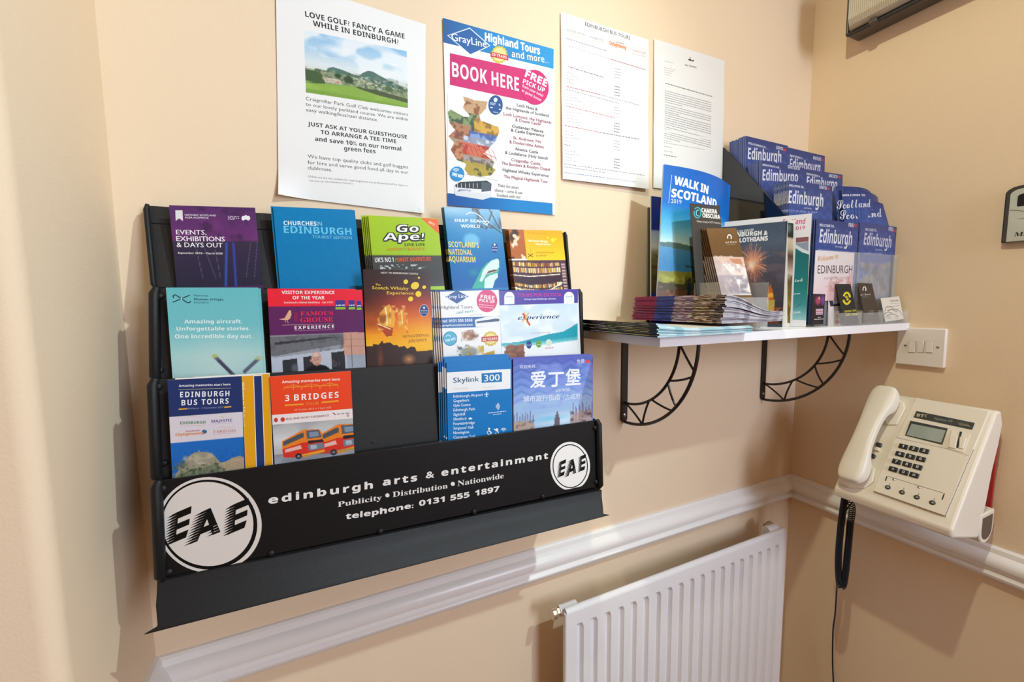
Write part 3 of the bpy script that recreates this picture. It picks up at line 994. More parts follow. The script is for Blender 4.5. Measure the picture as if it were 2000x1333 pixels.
s = leaf('leaflet', 'white highland coach tours leaflet with pink FREE circle, front of its stack', 'leaflet', (859, 568), (974, 566), -.097, .04, .2, 'cdb6a2', group='white highland coach tour leaflets', crop='R2R', T=.003)
s.base('eeeeee')
s.q([(735, 246), (1240, 232), (1240, 246), (735, 262)], '2a6cb4')
s.q([(776, 304), (880, 240), (985, 302), (880, 368)], 'c9d6ea'); s.q([(783, 304), (880, 246), (978, 302), (880, 362)], '24508e')
s.t('Gray Line', 795, 320, 965, 312, 30, 'e8eef6', 'f')
s.t('Highland Tours', 750, 408, 1012, 402, 26, '4a4a55', 'f'); s.t('and more...', 878, 450, 1045, 432, 26, '5aa0b8', 'i'); s.bars(992, 464, 1090, 458, 8, '9aa6b0', 3)
s.e(1135, 340, 88, 96, 'd63a70'); s.t('FREE', 1080, 318, 1200, 330, 32, 'f8eef2', 'b'); s.t('PICK UP', 1070, 345, 1200, 360, 24, 'f8eef2', 'b')
s.bars(1068, 372, 1190, 385, 9, 'f2c8d8', 8); s.bars(1068, 390, 1190, 405, 9, 'f2c8d8', 11)
s.q([(740, 484), (1242, 470), (1242, 558), (740, 572)], '2563a4')
s.t('tel: 0131 555 5558', 757, 524, 1012, 514, 24, 'f0f4fa', 'b'); s.t('graylinescotland.com', 757, 556, 1012, 549, 15, 'f0f4fa', 'b')
s.q([(1032, 500), (1120, 478), (1215, 468), (1245, 476), (1245, 560), (1040, 562)], 'e6e9ee'); s.q([(1045, 515), (1210, 490), (1240, 492), (1240, 512), (1050, 530)], '3f5570')
s.e(822, 660, 60, 62, '1b7cae'); s.e(822, 660, 54, 56, '49aecb'); s.t('FREE WIFI', 784, 690, 870, 668, 20, 'f2f8fa', 'b')
s.ring(806, 650, 22, 22, 5, 'f2f8fa', 200, 340, 8)
p = Pic(70, 90, [(0, 'eeeeee'), (1, 'eeeeee')])
p.ell(.45, .2, .3, .2, 'a06a42', .9, .4).patch('6a4630', 9, 9, .5, 3, 0, .4, .15, .8, .7).patch('d8cfc4', 9, 9, .65, 5, 0, .4, .1, .8, .9)
p.ell(.45, .75, .4, .22, '8d8f7e', .9, .4).patch('c9a23c', 6, 6, .5, 13, .55, 1, .4, 1, .9).patch('5a6066', 8, 8, .55, 19, .5, 1, 0, .5, .9)
s.pic([(880, 590), (1110, 582), (1110, 830), (880, 840)], p)
for k in range(14):
    a_ = k * 2 * PI / 14
    s.e(1165 + 52 * math.cos(a_), 660 + 52 * math.sin(a_), 13, 13, 'd8b64a', k=8)
s.e(1165, 660, 46, 46, 'ecd98a'); s.q([(1088, 645), (1230, 636), (1230, 678), (1088, 688)], 'c0403e'); s.t('20 YEARS', 1098, 680, 1222, 668, 22, 'f4e6d8', 'b')
s.q([(1085, 800), (1140, 775), (1200, 760), (1200, 800), (1150, 822), (1090, 825)], 'c9a23c')
o = s.done()
for i in range(1, 6):
    dup(o, (-.0026 * i, .0031 * i, .0003 * (-1) ** i), 'highland coach tours leaflet, only its edge showing, %s from the front' % ORD[i - 1])

s = leaf('leaflet', 'wide pale blue leaflet with TOURS POR ESCOCIA on a violet band', 'leaflet', (974, 568), (1129, 565), -.090, .05, .2, 'c9d0dc', crop='R2R', T=.002)
s.base('e8edf2')
p = Pic(150, 130, [(0, 'c8dff0'), (.2, 'd6e6f2'), (.45, 'cfe2ef'), (.6, 'eef2f6'), (1, 'f2f2f4')])
p.patch('eef5fa', 5, 7, .5, 6, 0, .6, 0, 1, .8).poly([(0, .57), (.25, .55), (.6, .45), (.8, .42), (1, .3), (1, .54), (.75, .56), (.5, .57), (.2, .6), (0, .6)], '27a0b4').poly([(0, .56), (.3, .57), (.7, .53), (1, .5), (1, .55), (.6, .6), (0, .62)], '6cc3cc', .7)
p.poly([(.08, .62), (.12, .58), (.2, .6), (.3, .58), (.31, .95), (.06, .95)], '9a6a54').patch('6e4a3c', 16, 20, .5, 8, .6, .95, .06, .31, .7).poly([(.06, .84), (.31, .84), (.31, .95), (.06, .95)], 'd9d4d0', 0)
s.pic([(1235, 376), (1905, 355), (1905, 930), (1240, 950)], p)
s.q([(1232, 244), (1910, 238), (1908, 356), (1236, 378)], '5546a4')
for x in (1325, 1832):
    s.e(x, 308, 43, 46, 'eef0f6'); s.q([(x - 43, 308), (x + 43, 308), (x + 43, 366), (x - 43, 370)], 'e8ecf2'); s.bars(x - 28, 310, x + 28, 308, 16, 'b8c0cc', x)
s.t('TOURS POR ESCOCIA', 1395, 306, 1768, 300, 30, 'd23c94', 'f'); s.t('Incluye mapa Edimburgo y Escocia', 1450, 332, 1718, 327, 13, 'e6e2f2', 'b')
s.t('experience', 1398, 500, 1752, 486, 38, '27386a', 'i')
s.l([(1440, 445), (1500, 548)], 14, 'd8452e'); s.l([(1490, 440), (1435, 520)], 8, 'e8a02e'); s.l([(1455, 430), (1475, 530)], 6, 'f0b83c')
s.bars(1505, 617, 1672, 608, 8, 'd0a8b8', 5)
s.e(1492, 712, 22, 34, '274a8c'); s.e(1575, 705, 23, 32, '6aa84e'); s.e(1660, 695, 26, 30, 'd4e4d4'); s.bars(1628, 745, 1698, 741, 12, 'd98a92', 6)
for (x, y, m_) in ((1492, 712, 0), (1575, 708, 0)): s.bars(x - 16, y + 6, x + 16, y + 5, 7, 'e8eef4', x)
o = s.done()

# --- bottom tier
s = leaf('leaflet', 'navy EDINBURGH BUS TOURS booklet with castle rock, left end of bottom tier', 'leaflet', (327, 743), (472, 735), -.128, .04, .145, 'c8c0d2', crop='R3L', T=.0015)
s.base('2a3a6e')
p = Pic(140, 190, [(0, '26376b'), (.355, '26376b'), (.36, 'dcd4dc'), (.615, 'dcd4dc'), (.62, '1f6cc0'), (1, '1b62b4')])
rock = [(.02, 1), (.06, .92), (.14, .86), (.2, .8), (.26, .75), (.32, .73), (.36, .73), (.37, .705), (.39, .73), (.48, .74), (.58, .78), (.66, .86), (.74, .86), (.84, .82), (.94, .81), (1, .83), (1, 1)]
p.poly(rock, '9a9482').patch('5f6350', 14, 16, .5, 3, .8, 1, .05, .7, .8).patch('c2b49a', 12, 18, .55, 8, .72, .92, .1, .6, .7)
p.poly([(.0, 1), (.1, .93), (.3, .9), (.5, .88), (.62, .88), (.76, .97), (.8, 1)], '66705a', .8).patch('8c9474', 30, 30, .52, 12, .86, 1, 0, .8, .8).patch('3f4a38', 24, 30, .55, 14, .86, 1, 0, .8, .8)
p.poly([(.66, .87), (.84, .83), (1, .84), (1, 1), (.8, 1)], 'b8a284', .8)
for k in range(6): p.line(.68, .9 + k * .02, 1, .86 + k * .025, .004, '8f7d64', .7)
p.grain(.08, 3, .7)
pb = p
s.pic([(172, 160), (848, 128), (870, 1000), (215, 1075)], p)
s.t('Amazing memories start here', 275, 215, 745, 200, 20, 'eef0f6', 'b'); s.l([(272, 240), (750, 226)], 4, 'c8b8a0')
s.t('EDINBURGH', 287, 310, 735, 298, 50, 'f4f4f8', 'bw'); s.t('BUS TOURS', 300, 384, 728, 366, 50, 'f4f4f8', 'bw')
s.l([(275, 418), (352, 413)], 15, 'e0a83a'); s.l([(688, 400), (752, 394)], 15, 'e0a83a'); s.t('30 March - 3 November 2019', 356, 420, 680, 406, 15, '9aa4c8', '')
s.t('EDINBURGH', 288, 556, 518, 548, 26, '4a8a66', 'b'); s.l([(290, 572), (512, 563)], 3, 'd8a870'); s.l([(340, 500), (375, 480), (410, 490), (455, 480), (480, 497)], 3, 'e8b098')
s.t('MAJESTIC', 572, 540, 762, 528, 24, '5a4a98', 'b'); s.l([(575, 553), (765, 543)], 3, 'c8a8c8'); s.l([(650, 490), (668, 480), (686, 494)], 5, 'c8d068')
s.t('CitySightseeing', 246, 662, 500, 644, 24, 'e08a28', 'bf'); s.t('EDINBURGH', 340, 624, 468, 616, 11, 'b8302c', 'b'); s.e(508, 622, 24, 18, '3d6a94')
s.t('3 BRIDGES', 588, 634, 795, 622, 24, 'c8907c', 'f'); s.l([(585, 646), (795, 634)], 3, 'e0a090'); s.l([(620, 590), (680, 575), (740, 588), (780, 574)], 3, 'e8b8a0')
s.done()
FB = 'stepped index pages of the bus tours booklet'
for (tl, tr, yy, cc, tx, tcol, g) in (((471, 734), (489, 734), -.1265, 'e8a520', 'Welcome to Edinburgh', 'fbe9c0', (888, 150, 882, 560)),
                                     ((488, 735), (506, 734), -.1255, '23386e', 'Our Tours', 'f4f6fa', (945, 145, 950, 322)),
                                     ((505, 732), (522, 730), -.1245, 'e8a520', 'Tickets · Discounts', 'fbe9c0', (1030, 140, 1036, 500))):
    a_, b_ = at(*tl, 1, yy), at(*tr, 1, yy)
    wide = a_ - V3((.066, 0, -.003))
    lab = {'Welcome to Edinburgh': 'yellow index page reading Welcome to Edinburgh beside the navy booklet', 'Our Tours': 'navy index page reading Our Tours between two yellow ones',
           'Tickets · Discounts': 'yellow index page reading Tickets, rightmost of the stepped pages'}[tx]
    s = Sheet('leaflet', lab, 'leaflet', wide, b_ - wide, V3((0, math.sin(.04), math.cos(.04))), (b_ - wide).length, .145, .0006, 'e6e2da', pm='prg')
    s.cr = CR['R3L']
    s.base('f2efe8')
    s.quv([(0, s.H - .0012), (s.W - .0006, s.H - .0012), (s.W - .0006, 0), (0, 0)], cc)
    # vertical lettering runs down the strip
    co_, fs, cap = glyphs(tx, 'b')
    x0, y0, x1, y1 = g
    P0, P1 = np.array(s.L(x0 - 22 if tx != 'Our Tours' else x0, y0)), np.array(s.L(x1 - 22 if tx != 'Our Tours' else x1, y1))
    dv = (P1 - P0) / (co_[:, 0].max() - co_[:, 0].min())
    upn = np.array([-dv[1], dv[0]]) / np.linalg.norm(dv)
    hh = .0042 / cap
    uv = P0 + np.outer(co_[:, 0] - co_[:, 0].min(), dv) + np.outer(co_[:, 1], upn * hh)
    s.put([tuple(p_) for p_ in uv], fs, [hx(tcol)] * len(fs), 8)
    s.done()

s = leaf('leaflet', 'red 3 BRIDGES TOUR leaflet with two orange double decker buses', 'leaflet', (527, 736), (685, 725), -.127, .04, .145, 'e6d8d4', crop='R3L')
s.base('ee4a28')
p = Pic(160, 95, [(0, 'b9b8b8'), (.35, 'c9cbcd'), (.7, 'b8babd'), (.72, '8d8f96'), (1, 'b0b8c8')])
p.patch('8f9094', 5, 5, .5, 4, 0, .5, 0, 1, .5, .4).ell(.1, .4, .3, .2, 'e0e2e4', .6, 1)


def bus(p, x, y, sc, fl=1):
    T = lambda pts: [(x + a * sc, y + b * sc) for a, b in pts]
    p.poly(T([(0, .32), (.30, .05), (.36, .0), (.62, .03), (.66, .12), (.70, .5), (.70, .78), (.34, .92), (.02, .86), (.0, .6)]), 'e8822a')
    p.poly(T([(.0, .58), (.34, .42), (.7, .42), (.7, .78), (.34, .92), (.02, .86)]), 'd8362a')
    p.poly(T([(.02, .34), (.30, .12), (.36, .1), (.36, .25), (.02, .48)]), '4d545c')
    p.poly(T([(.40, .04), (.62, .05), (.66, .3), (.41, .32)]), '56606e').poly(T([(.45, .1), (.6, .1), (.62, .25), (.46, .27)]), '8fa0b4', .8)
    p.poly(T([(.42, .38), (.67, .37), (.69, .46), (.43, .48)]), '2a2c32').poly(T([(.42, .52), (.68, .49), (.69, .68), (.43, .72)]), '70808e').poly(T([(.46, .54), (.56, .53), (.57, .66), (.47, .68)]), 'c2cdd8', .7)
    p.poly(T([(.05, .60), (.3, .5), (.32, .62), (.05, .7)]), 'e9d8d0', .8)
    p.poly(T([(.3, .82), (.7, .72), (.7, .80), (.34, .93)]), 'f0a030')
    cx, cy = T([(.26, .86)])[0]
    p.ell(cx, cy, .04 * sc * 1.5, .07 * sc * 1.5, '26262a', 1, .2).ell(cx, cy, .015, .03, '9a9aa0')


bus(p, .52, .12, .78)
bus(p, .11, .18, .72)
p.poly([(.1, .83), (.9, .72), (1, .73), (1, .78), (.3, .93), (.1, .9)], '6c6e74', .35).grain(.05, 6)
s.pic([(1118, 560), (1862, 500), (1880, 862), (1135, 945)], p)
s.q([(1112, 472), (1855, 412), (1862, 500), (1118, 560)], 'eee4e2')
s.t('Amazing memories start here', 1213, 182, 1740, 156, 24, 'fbeee6', 'b')
for x0 in (1240, 1405, 1570):
    dy = -(x0 - 1240) * .05
    s.l([(x0 - 10, 245 + dy), (x0 - 8, 220 + dy), (x0 + 75, 195 + dy), (x0 + 150, 212 + dy), (x0 + 150, 238 + dy)], 5, 'f39a3c'); s.l([(x0, 222 + dy), (x0 + 150, 212 + dy)], 8, 'f39a3c'); s.l([(x0 + 75, 190 + dy), (x0 + 78, 245 + dy)], 5, 'f39a3c')
s.t('3', 1240, 345, 1280, 343, 56, 'fdf4ee', 'b'); s.t('BRIDGES', 1323, 340, 1728, 312, 56, 'fdf4ee', 'bw')
s.l([(1238, 382), (1408, 372)], 16, 'f5a236'); s.l([(1572, 356), (1727, 342)], 16, 'f5a236'); s.t('TOUR', 1428, 382, 1548, 374, 24, 'f5a236', '')
s.t('28 October 2019 to 3 April 2020', 1325, 432, 1660, 408, 15, 'f8c8a8', '')
s.e(1158, 516, 18, 20, 'c8403c'); s.e(1220, 511, 20, 20, 'c8403c'); s.t('BUS AND BOAT EXPERIENCE', 1252, 516, 1640, 482, 18, 'a8685c', 'f')
s.l([(1675, 450), (1700, 468)], 8, 'a84a5a'); s.bars(1712, 466, 1825, 456, 14, 'a88a90', 4); s.e(1812, 475, 12, 12, 'c8a0a8')
s.done()

s = leaf('leaflet', 'blue and white airport bus timetable with big 300, front of its stack', 'leaflet', (872, 709), (999, 702), -.129, .04, .145, '2a7fc0', group='blue airport bus timetables', crop='R3R', T=.0015)
s.base('1377c0')
s.q([(262, 290), (886, 255), (886, 448), (264, 492)], 'eef0f4')
s.t('Skylink', 325, 392, 578, 376, 50, '24557e', 'f')
s.q([(602, 300), (800, 286), (802, 380), (604, 392)], '1c79b8'); s.t('300', 628, 378, 780, 368, 64, 'f2f5f8', 'f')
s.t('Timetable', 328, 460, 470, 452, 24, 'e8d8cc', ''); s.t('from May 2019', 622, 446, 738, 436, 16, 'e6dcd2', '')
Y = 537
for i, (tx, xe) in enumerate((('Edinburgh Airport', 616), ('Gogarburn', 480), ('Gyle Centre', 495), ('Edinburgh Park', 540), ('Sighthill', 440), ('Slateford', 452), ('Fountainbridge', 535), ("Surgeons' Hall", 520), ('Newington', 480), ('Cameron Toll', 535))):
    y_ = Y + i * 44.5
    s.t(tx, 327, y_, xe, y_ - (xe - 327) * .06, 27, 'eaf2fa', 'f')
s.l([(630, 505), (672, 500)], 7, 'eaf2fa'); s.l([(652, 480), (652, 525)], 8, 'eaf2fa'); s.l([(640, 527), (664, 523)], 4, 'eaf2fa')
s.q([(470, 745), (490, 728), (515, 738), (500, 750)], 'eaf2fa')
for r_ in (14, 24, 34, 44): s.ring(735, 622, r_, r_ * 1.05, 5, 'eaf2fa', -50, 50, 6)
s.bars(668, 690, 840, 670, 10, 'eaf2fa', 3, .2); s.bars(715, 706, 795, 696, 9, 'eaf2fa', 4, .2)
s.e(676, 840, 10, 11, 'eaf2fa'); s.ring(675, 877, 20, 20, 6, 'eaf2fa', 0, 360, 14); s.l([(676, 852), (678, 868), (692, 870), (702, 888)], 8, 'eaf2fa')
s.l([(722, 840), (745, 858), (768, 872)], 8, 'eaf2fa'); s.e(752, 848, 14, 12, 'eaf2fa'); s.e(740, 884, 6, 6, 'eaf2fa'); s.e(764, 880, 6, 6, 'eaf2fa')
for r_ in (10, 22, 34): s.ring(817, 866, r_, r_, 6, 'eaf2fa', 215, 325, 8)
s.q([(262, 968), (300, 966), (880, 880), (884, 888), (884, 905), (262, 985)], 'd9c9c6')
o = s.done()
for i in range(1, 5):
    dup(o, (-.0024 * i, .0026 * i, (.006, .008, .0005, -.001)[i - 1] * (1 if i < 3 else .2)), 'blue airport bus timetable, %s from the front of its stack' % ORD[i - 1])


def guide_pic(top, mid, low, seed=1, nx=90, ny=130, castle=True):
    p = Pic(nx, ny, [(0, top), (.35, mid), (.6, low), (1, low)])
    zz = np.abs(((p.X * 5) % 1) - .5) * .12
    for k in range(6):
        yy = .04 + k * .1 + zz
        p.mix(1 - np.abs(p.Y - yy) / .022, '2c4fa0', .28)
        p.mix(1 - np.abs(p.Y - yy - .04) / .02, 'b8c4f0', .16)
    return p


s = leaf('guidebook', 'blue Chinese language city guide with castle spires in the rack', 'guidebook', (1002, 702), (1158, 694), -.128, .04, .145, '6a3a6a', crop='R3R', T=.0035)
s.base('7a92d8')
p = guide_pic('5d68bd', '6f8fd8', '9fc0e8')  # cover blues lighter than the shelf guides: stronger light put into the colour
p.patch('8fa0e6', 6, 7, .5, 9, .1, .7, 0, 1, .6)
p.ell(.6, .88, .5, .14, 'dff0f8', .9, 1).ell(.45, .85, .3, .06, '5fc0e6', .7, 1)
for k in range(16):
    x = .0 + k * .017
    p.line(x, .72 + (k % 3) * .03, x, 1, .004, '6a4a6a', .7)
for k in range(18):
    x = .74 + k * .015
    p.line(x, .66 + (k % 4) * .03, x, .95, .004, '7a4a7a', .7)
p.poly([(0, .85), (.08, .83), (.13, .86), (.17, .83), (.26, .92), (.26, 1.), (0, 1)], 'b8a090', .9).patch('6e5a58', 18, 20, .55, 4, .84, 1, 0, .26, .8)
p.poly([(.49, 1), (.50, .86), (.52, .80), (.535, .74), (.55, .8), (.565, .86), (.57, 1)], '6e6470').poly([(.7, .9), (.72, .84), (.78, .82), (.84, .78), (.9, .8), (1, .78), (1, .95), (.7, .97)], 'b49a94', .8).patch('5a4a5a', 18, 20, .55, 14, .78, .95, .7, 1, .8)
s.pic([(908, 158), (1695, 122), (1680, 790), (912, 890)], p)
for i, (ch, x0, x1, y_) in enumerate((('爱', 1080, 1225, 428), ('丁', 1255, 1402, 420), ('堡', 1425, 1568, 405))): s.t(ch, x0, y_, x1, y_ - 8, 140 if ch != '丁' else 135, 'eef2fb', 'F')
s.t('欢迎来到...', 975, 250, 1150, 240, 30, 'e4eafa', ''); s.t('免费', 1533, 200, 1608, 194, 36, 'e8ecfa', ''); s.q([(1618, 168), (1660, 165), (1662, 195), (1620, 198)], 'd8505c')
s.t('2019/20', 1325, 482, 1462, 470, 28, 'e8eefb', 'f')
s.t('城市旅行指南', 1008, 576, 1370, 552, 52, 'e4eafa', 'f'); s.t('(古城册)', 1402, 556, 1580, 540, 42, 'e0e8fa', '')
o = s.done()
dup(o, (-.003, .0045, .002), 'second blue Chinese guide close behind the front one')
# ------------------------------------------------------------------ notices on the wall
def paper(name, label, cat, tl, tr, y, H, crop, bend, W=.21, group=None, T=.0002):
    a, b = at(*tl, 1, y), at(*tr, 1, y)
    U = (b - a).normalized()
    s = Sheet(name, label, cat, a, U, V3((0, 0, 1)) - U * U.z, W or (b - a).length, H, T, 'f2f1f0', group, pm='pr', bend=bend)
    s.cr = CR[crop]
    return s


WH = 'f3f2f1'


def curl(cu, cv, amp, rad):
    return lambda u, v: amp * max(0, 1 - math.hypot(u - cu, v - cv) / rad) ** 2


c1, c2 = curl(0, 0, .010, .05), curl(.21, 0, .004, .05)
s = paper('notice', 'white golf notice with a hill photograph taped to the wall', 'notice', (538.5, -45), (828, 47), -.0015, .298, 'A', lambda u, v: c1(u, v) + c2(u, v) + .0006 * math.sin(v * 30 + u * 12) + .0008)
s.base(WH)
B_ = '2b2a2b'
s.t('LOVE GOLF? FANCY A GAME', 237, 104, 838, 236, 33, B_, 'b')
s.t('WHILE IN EDINBURGH?', 284, 160, 802, 272, 33, B_, 'b')
p = Pic(190, 130, [(0, '8fc0e6'), (.3, 'b8d6ea'), (.5, 'dfe9ec'), (.62, 'd8dfd8'), (1, 'b8c890')])
p.patch('eef3f6', 5, 5, .42, 4, 0, .55, 0, 1, .9, .2).patch('9cc8ea', 4, 4, .6, 12, 0, .35, 0, 1, .7, .2).ell(.3, .22, .18, .1, 'f4f6f7', .8, .8).ell(.86, .28, .07, .035, 'f6f6f4', .9, .6)
p.poly([(.18, .62), (.21, .54), (.26, .51), (.34, .53), (.44, .57), (.5, .58), (.54, .52), (.59, .47), (.64, .47), (.7, .51), (.8, .57), (.9, .62), (1, .67), (1, .75), (.2, .72)], '56756a')
p.patch('87988a', 16, 14, .5, 21, .53, .7, .2, .9, .5)
p.poly([(0, .60), (.12, .59), (.4, .61), (.6, .64), (1, .72), (1, .85), (0, .85)], '8d9878').patch('d9d9cc', 40, 40, .6, 5, .58, .8, 0, 1, .9).patch('4d6040', 30, 30, .5, 6, .58, .82, 0, 1, .8)
p.poly([(0, .62), (.08, .62), (.15, .66), (.18, .74), (.18, .83), (0, .85)], '47603c').ell(.3, .64, .04, .05, '34492e', .9, .4).ell(.40, .68, .06, .07, '31452b', .9, .4).ell(.8, .72, .05, .06, '4d6a3a', .9, .4)
p.poly([(.15, .7), (.32, .7), (.34, .78), (.18, .78)], 'd8d0c0', .8).patch('b05a40', 20, 20, .6, 9, .7, .77, .15, .34, .5)
p.poly([(0, .845), (.2, .80), (.45, .77), (.7, .80), (1, .86), (1, 1), (0, 1)], '8bb04a').patch('a8c860', 5, 9, .5, 30, .8, 1, 0, 1, .6, .3).poly([(.45, .77), (.7, .78), (1, .84), (1, .91), (.7, .86), (.5, .80)], '4a5238', .9).poly([(0, .93), (.4, .94), (1, .97), (1, 1), (0, 1)], '7aa040', .7)
p.grain(.04, 5)
s.pic([(228, 186), (850, 312), (857, 656), (240, 560)], p)
s.t('Craigmillar Park Golf Club welcomes visitors', 240, 606, 858, 704, 20, '4a4a4a', '')
s.t('to our lovely parkland course. We are within', 240, 640, 858, 734, 20, '4a4a4a', '')
s.t('easy walking/bus/taxi distance.', 242, 674, 676, 736, 20, '4a4a4a', '')
s.t('JUST ASK AT YOUR GUESTHOUSE', 252, 762, 852, 842, 24, B_, 'b')
s.t('TO ARRANGE A TEE-TIME', 330, 812, 787, 868, 24, B_, 'b')
s.t('and save 10% on our normal', 296, 854, 818, 914, 26, B_, 'b')
s.t('green fees', 472, 912, 662, 930, 26, B_, 'b')
s.t('We have top quality clubs and golf buggies', 252, 958, 860, 1022, 21, '4e4e4e', '')
s.t('for hire and serve good food all day in our', 252, 994, 860, 1054, 21, '4e4e4e', '')
s.t('clubhouse.', 252, 1028, 400, 1040, 21, '4e4e4e', '')
s.t('(While we are not suitable for total beginners our professional will be happy to', 252, 1076, 856, 1130, 12, '7a7a7a', '')
s.t('give you an introductory lesson.)', 254, 1100, 522, 1118, 12, '7a7a7a', '')
s.done('notice_print')

s = paper('poster', 'glossy highland tours poster with a pink BOOK HERE banner', 'poster', (864.5, 35.4), (1081, 96.3), -.0015, .298, 'G', lambda u, v: .0008 + .0005 * math.sin(v * 21) ** 2, W=.211)
s.base(WH)
s.q([(47, 50), (752, 248), (750, 375), (47, 206)], '2277bd')
s.pic([(47, 50), (752, 248), (750, 375), (47, 206)], Pic(40, 6, [(0, '2584c6'), (1, '2584c6')]).mix(1 - Pic(40, 6, [(0, 'ffffff'), (1, 'ffffff')]).X * 2.2, '2c5a9a', .9).mix(Pic(40, 6, [(0, 'ffffff'), (1, 'ffffff')]).X * 1.6 - .6, '2a9ad6', .9))
s.q([(75, 162), (218, 112), (350, 228), (222, 290)], 'dfe8f4'); s.q([(84, 164), (218, 119), (340, 228), (222, 282)], '2b61a6')
s.t('GrayLine', 103, 192, 325, 240, 46, 'eef3fa', 'f')
s.t('Highland Tours', 316, 194, 664, 284, 50, 'f4f7fb', 'bF')
s.t('and more...', 485, 300, 720, 340, 42, '26527e', 'bF'); s.layer = 12; s.t('and more...', 485, 300, 720, 340, 42, 'e6f0f8', 'b')
s.q([(92, 275), (600, 385), (600, 585), (92, 476)], 'cf2470')
for k in range(16):
    a_ = k * PI / 8
    s.e(405 + 44 * math.cos(a_), 285 + 48 * math.sin(a_), 10, 10, 'd8c04a', k=6)
s.e(405, 285, 42, 46, 'ecdc90', k=16); s.q([(350, 265), (462, 290), (462, 322), (350, 298)], 'cc3c46'); s.t('20 YEARS', 358, 290, 452, 312, 18, 'f4e4d4', 'b')
s.e(630, 492, 88, 112, 'cf2470', rot=-.12)
s.t('BOOK HERE', 106, 424, 530, 518, 92, 'fbf4f7', 'b')
s.t('FREE', 566, 424, 702, 490, 48, 'fbeef4', 'bF', .12); s.t('PICK UP', 552, 466, 690, 526, 30, 'fbeef4', 'b', .12)
s.t('from your hotel', 548, 490, 680, 554, 18, 'f6d4e2', 'b', .12); s.t('or guest house', 545, 518, 668, 582, 18, 'f6d4e2', 'b', .12)
p = Pic(110, 150, [(0, WH), (1, WH)])
mp = [(.28, 0), (.5, .02), (.75, .0), (.72, .1), (.6, .2), (.62, .26), (.98, .3), (1, .36), (.92, .5), (.85, .55), (.78, .62), (.7, .68), (.92, .76), (.88, .84), (.95, .86), (.85, .95), (.65, .99), (.4, 1), (.32, .94), (.36, .86), (.18, .84), (.06, .72), (.12, .62), (.02, .55), (.14, .45), (.04, .38), (.0, .24), (.06, .2), (.3, .26), (.42, .24), (.28, .14), (.32, .08)]
p.poly(mp, 'a8927a')


def band(y0, y1, c1_, c2_, sd, x0=0, x1=1):
    m = Pic(110, 150, [(0, '000000'), (1, '000000')]).poly(mp, 'ffffff').a[..., 0]
    n = p.nz(9, 12, sd) * .6 + p.nz(22, 30, sd + 1) * .4
    r_ = (p.Y >= y0) * (p.Y < y1) * (p.X >= x0) * (p.X < x1)
    p.mix(m * r_, c1_, .85)
    p.mix(m * r_ * ((n - .52) / .1), c2_, .85)


for a_ in ((0, .2, 'c9a27a', '8a4f2c', 1), (.2, .42, '7f9a62', '3f4a44', 4, 0, .55), (.24, .42, 'd9a83c', '8a6a2c', 6, .5, 1), (.36, .56, 'b87a5a', '7a4a3c', 8, 0, .45), (.42, .5, '3f5fa8', '8fa8d8', 10, .4, 1),
           (.5, .62, '8f9ab8', 'd8dce8', 12, .3, 1), (.58, .74, 'd86a50', 'b03a2c', 14, .2, 1), (.6, .82, 'c98a64', '8a4a34', 17, 0, .3), (.76, .88, 'a8a0a0', '6a5f5a', 20, .3, 1), (.82, 1, 'b8a03c', '4f5a34', 22)): band(*a_)
for k in range(7): p.line(.32 + k * .09, .6, .42 + k * .09, .74, .006, '9a2a20', .8)
p.line(.3, .6, .95, .71, .008, 'c84a34').grain(.06, 3)
s.pic([(78, 530), (410, 600), (395, 1085), (78, 1020)], p)
s.e(381, 605, 46, 62, '24508e'); s.t('SCOTLAND', 347, 602, 412, 614, 16, 'dfe8f4', 'b'); s.bars(347, 622, 415, 636, 10, 'dfe8f4', 5); s.e(381, 572, 12, 14, 'dfe8f4'); s.bars(365, 650, 398, 655, 6, 'dfe8f4', 8)
R1_, N1_ = 'a8506a', '55565f'
for (tx, x0, y0, x1, y1, c_) in (('Loch Ness &', 518, 612, 648, 640, N1_), ('the Highlands of Scotland', 446, 630, 718, 680, N1_), ('Loch Lomond, the Highlands', 433, 668, 736, 724, R1_), ('& Doune Castle', 508, 706, 668, 734, R1_),
                                 ('Outlander Palaces', 487, 746, 685, 780, '33363f'), ('& Castle Experience', 480, 772, 690, 806, '33363f'), ('St. Andrews, Fife', 495, 820, 670, 846, R1_), ('& Dunfermline Abbey', 470, 846, 690, 880, R1_),
                                 ('Alnwick Castle', 505, 890, 652, 914, N1_), ('& Lindisfarne (Holy Island)', 442, 914, 712, 952, N1_), ('Craigmillar Castle,', 482, 960, 670, 988, R1_), ('The Borders & Rosslyn Chapel', 420, 982, 726, 1022, R1_),
                                 ('Highland Whisky Experience', 427, 1024, 718, 1062, N1_), ('The Magical Highlands Tour', 434, 1066, 714, 1100, R1_), ('Make the smart', 398, 1122, 530, 1138, '9a9aa0'), ('choice - come & see', 376, 1152, 552, 1170, '9a9aa0'), ('Scotland with me!', 390, 1184, 540, 1198, '9a9aa0')):
    s.t(tx, x0, y0, x1, y1, 19, c_, 'f')
s.e(137, 1042, 46, 47, '2a8fd0'); s.t('FREE WIFI', 105, 1052, 172, 1070, 20, 'f2f8fc', 'bF', .1)
for r_ in (10, 18, 26): s.ring(130, 1032, r_, r_, 4, 'e8f4fb', 215, 325, 6)
s.q([(118, 1110), (150, 1088), (330, 1080), (362, 1100), (355, 1180), (300, 1205), (130, 1175)], 'e9eaec')
s.q([(124, 1112), (155, 1094), (325, 1084), (355, 1104), (352, 1150), (300, 1140), (130, 1128)], '3a4048'); s.q([(292, 1092), (350, 1100), (350, 1150), (292, 1156)], '59626e')
for x in (140, 165, 190, 215, 240, 265): s.l([(x, 1102), (x, 1130)], 4, 'c8ccd2')
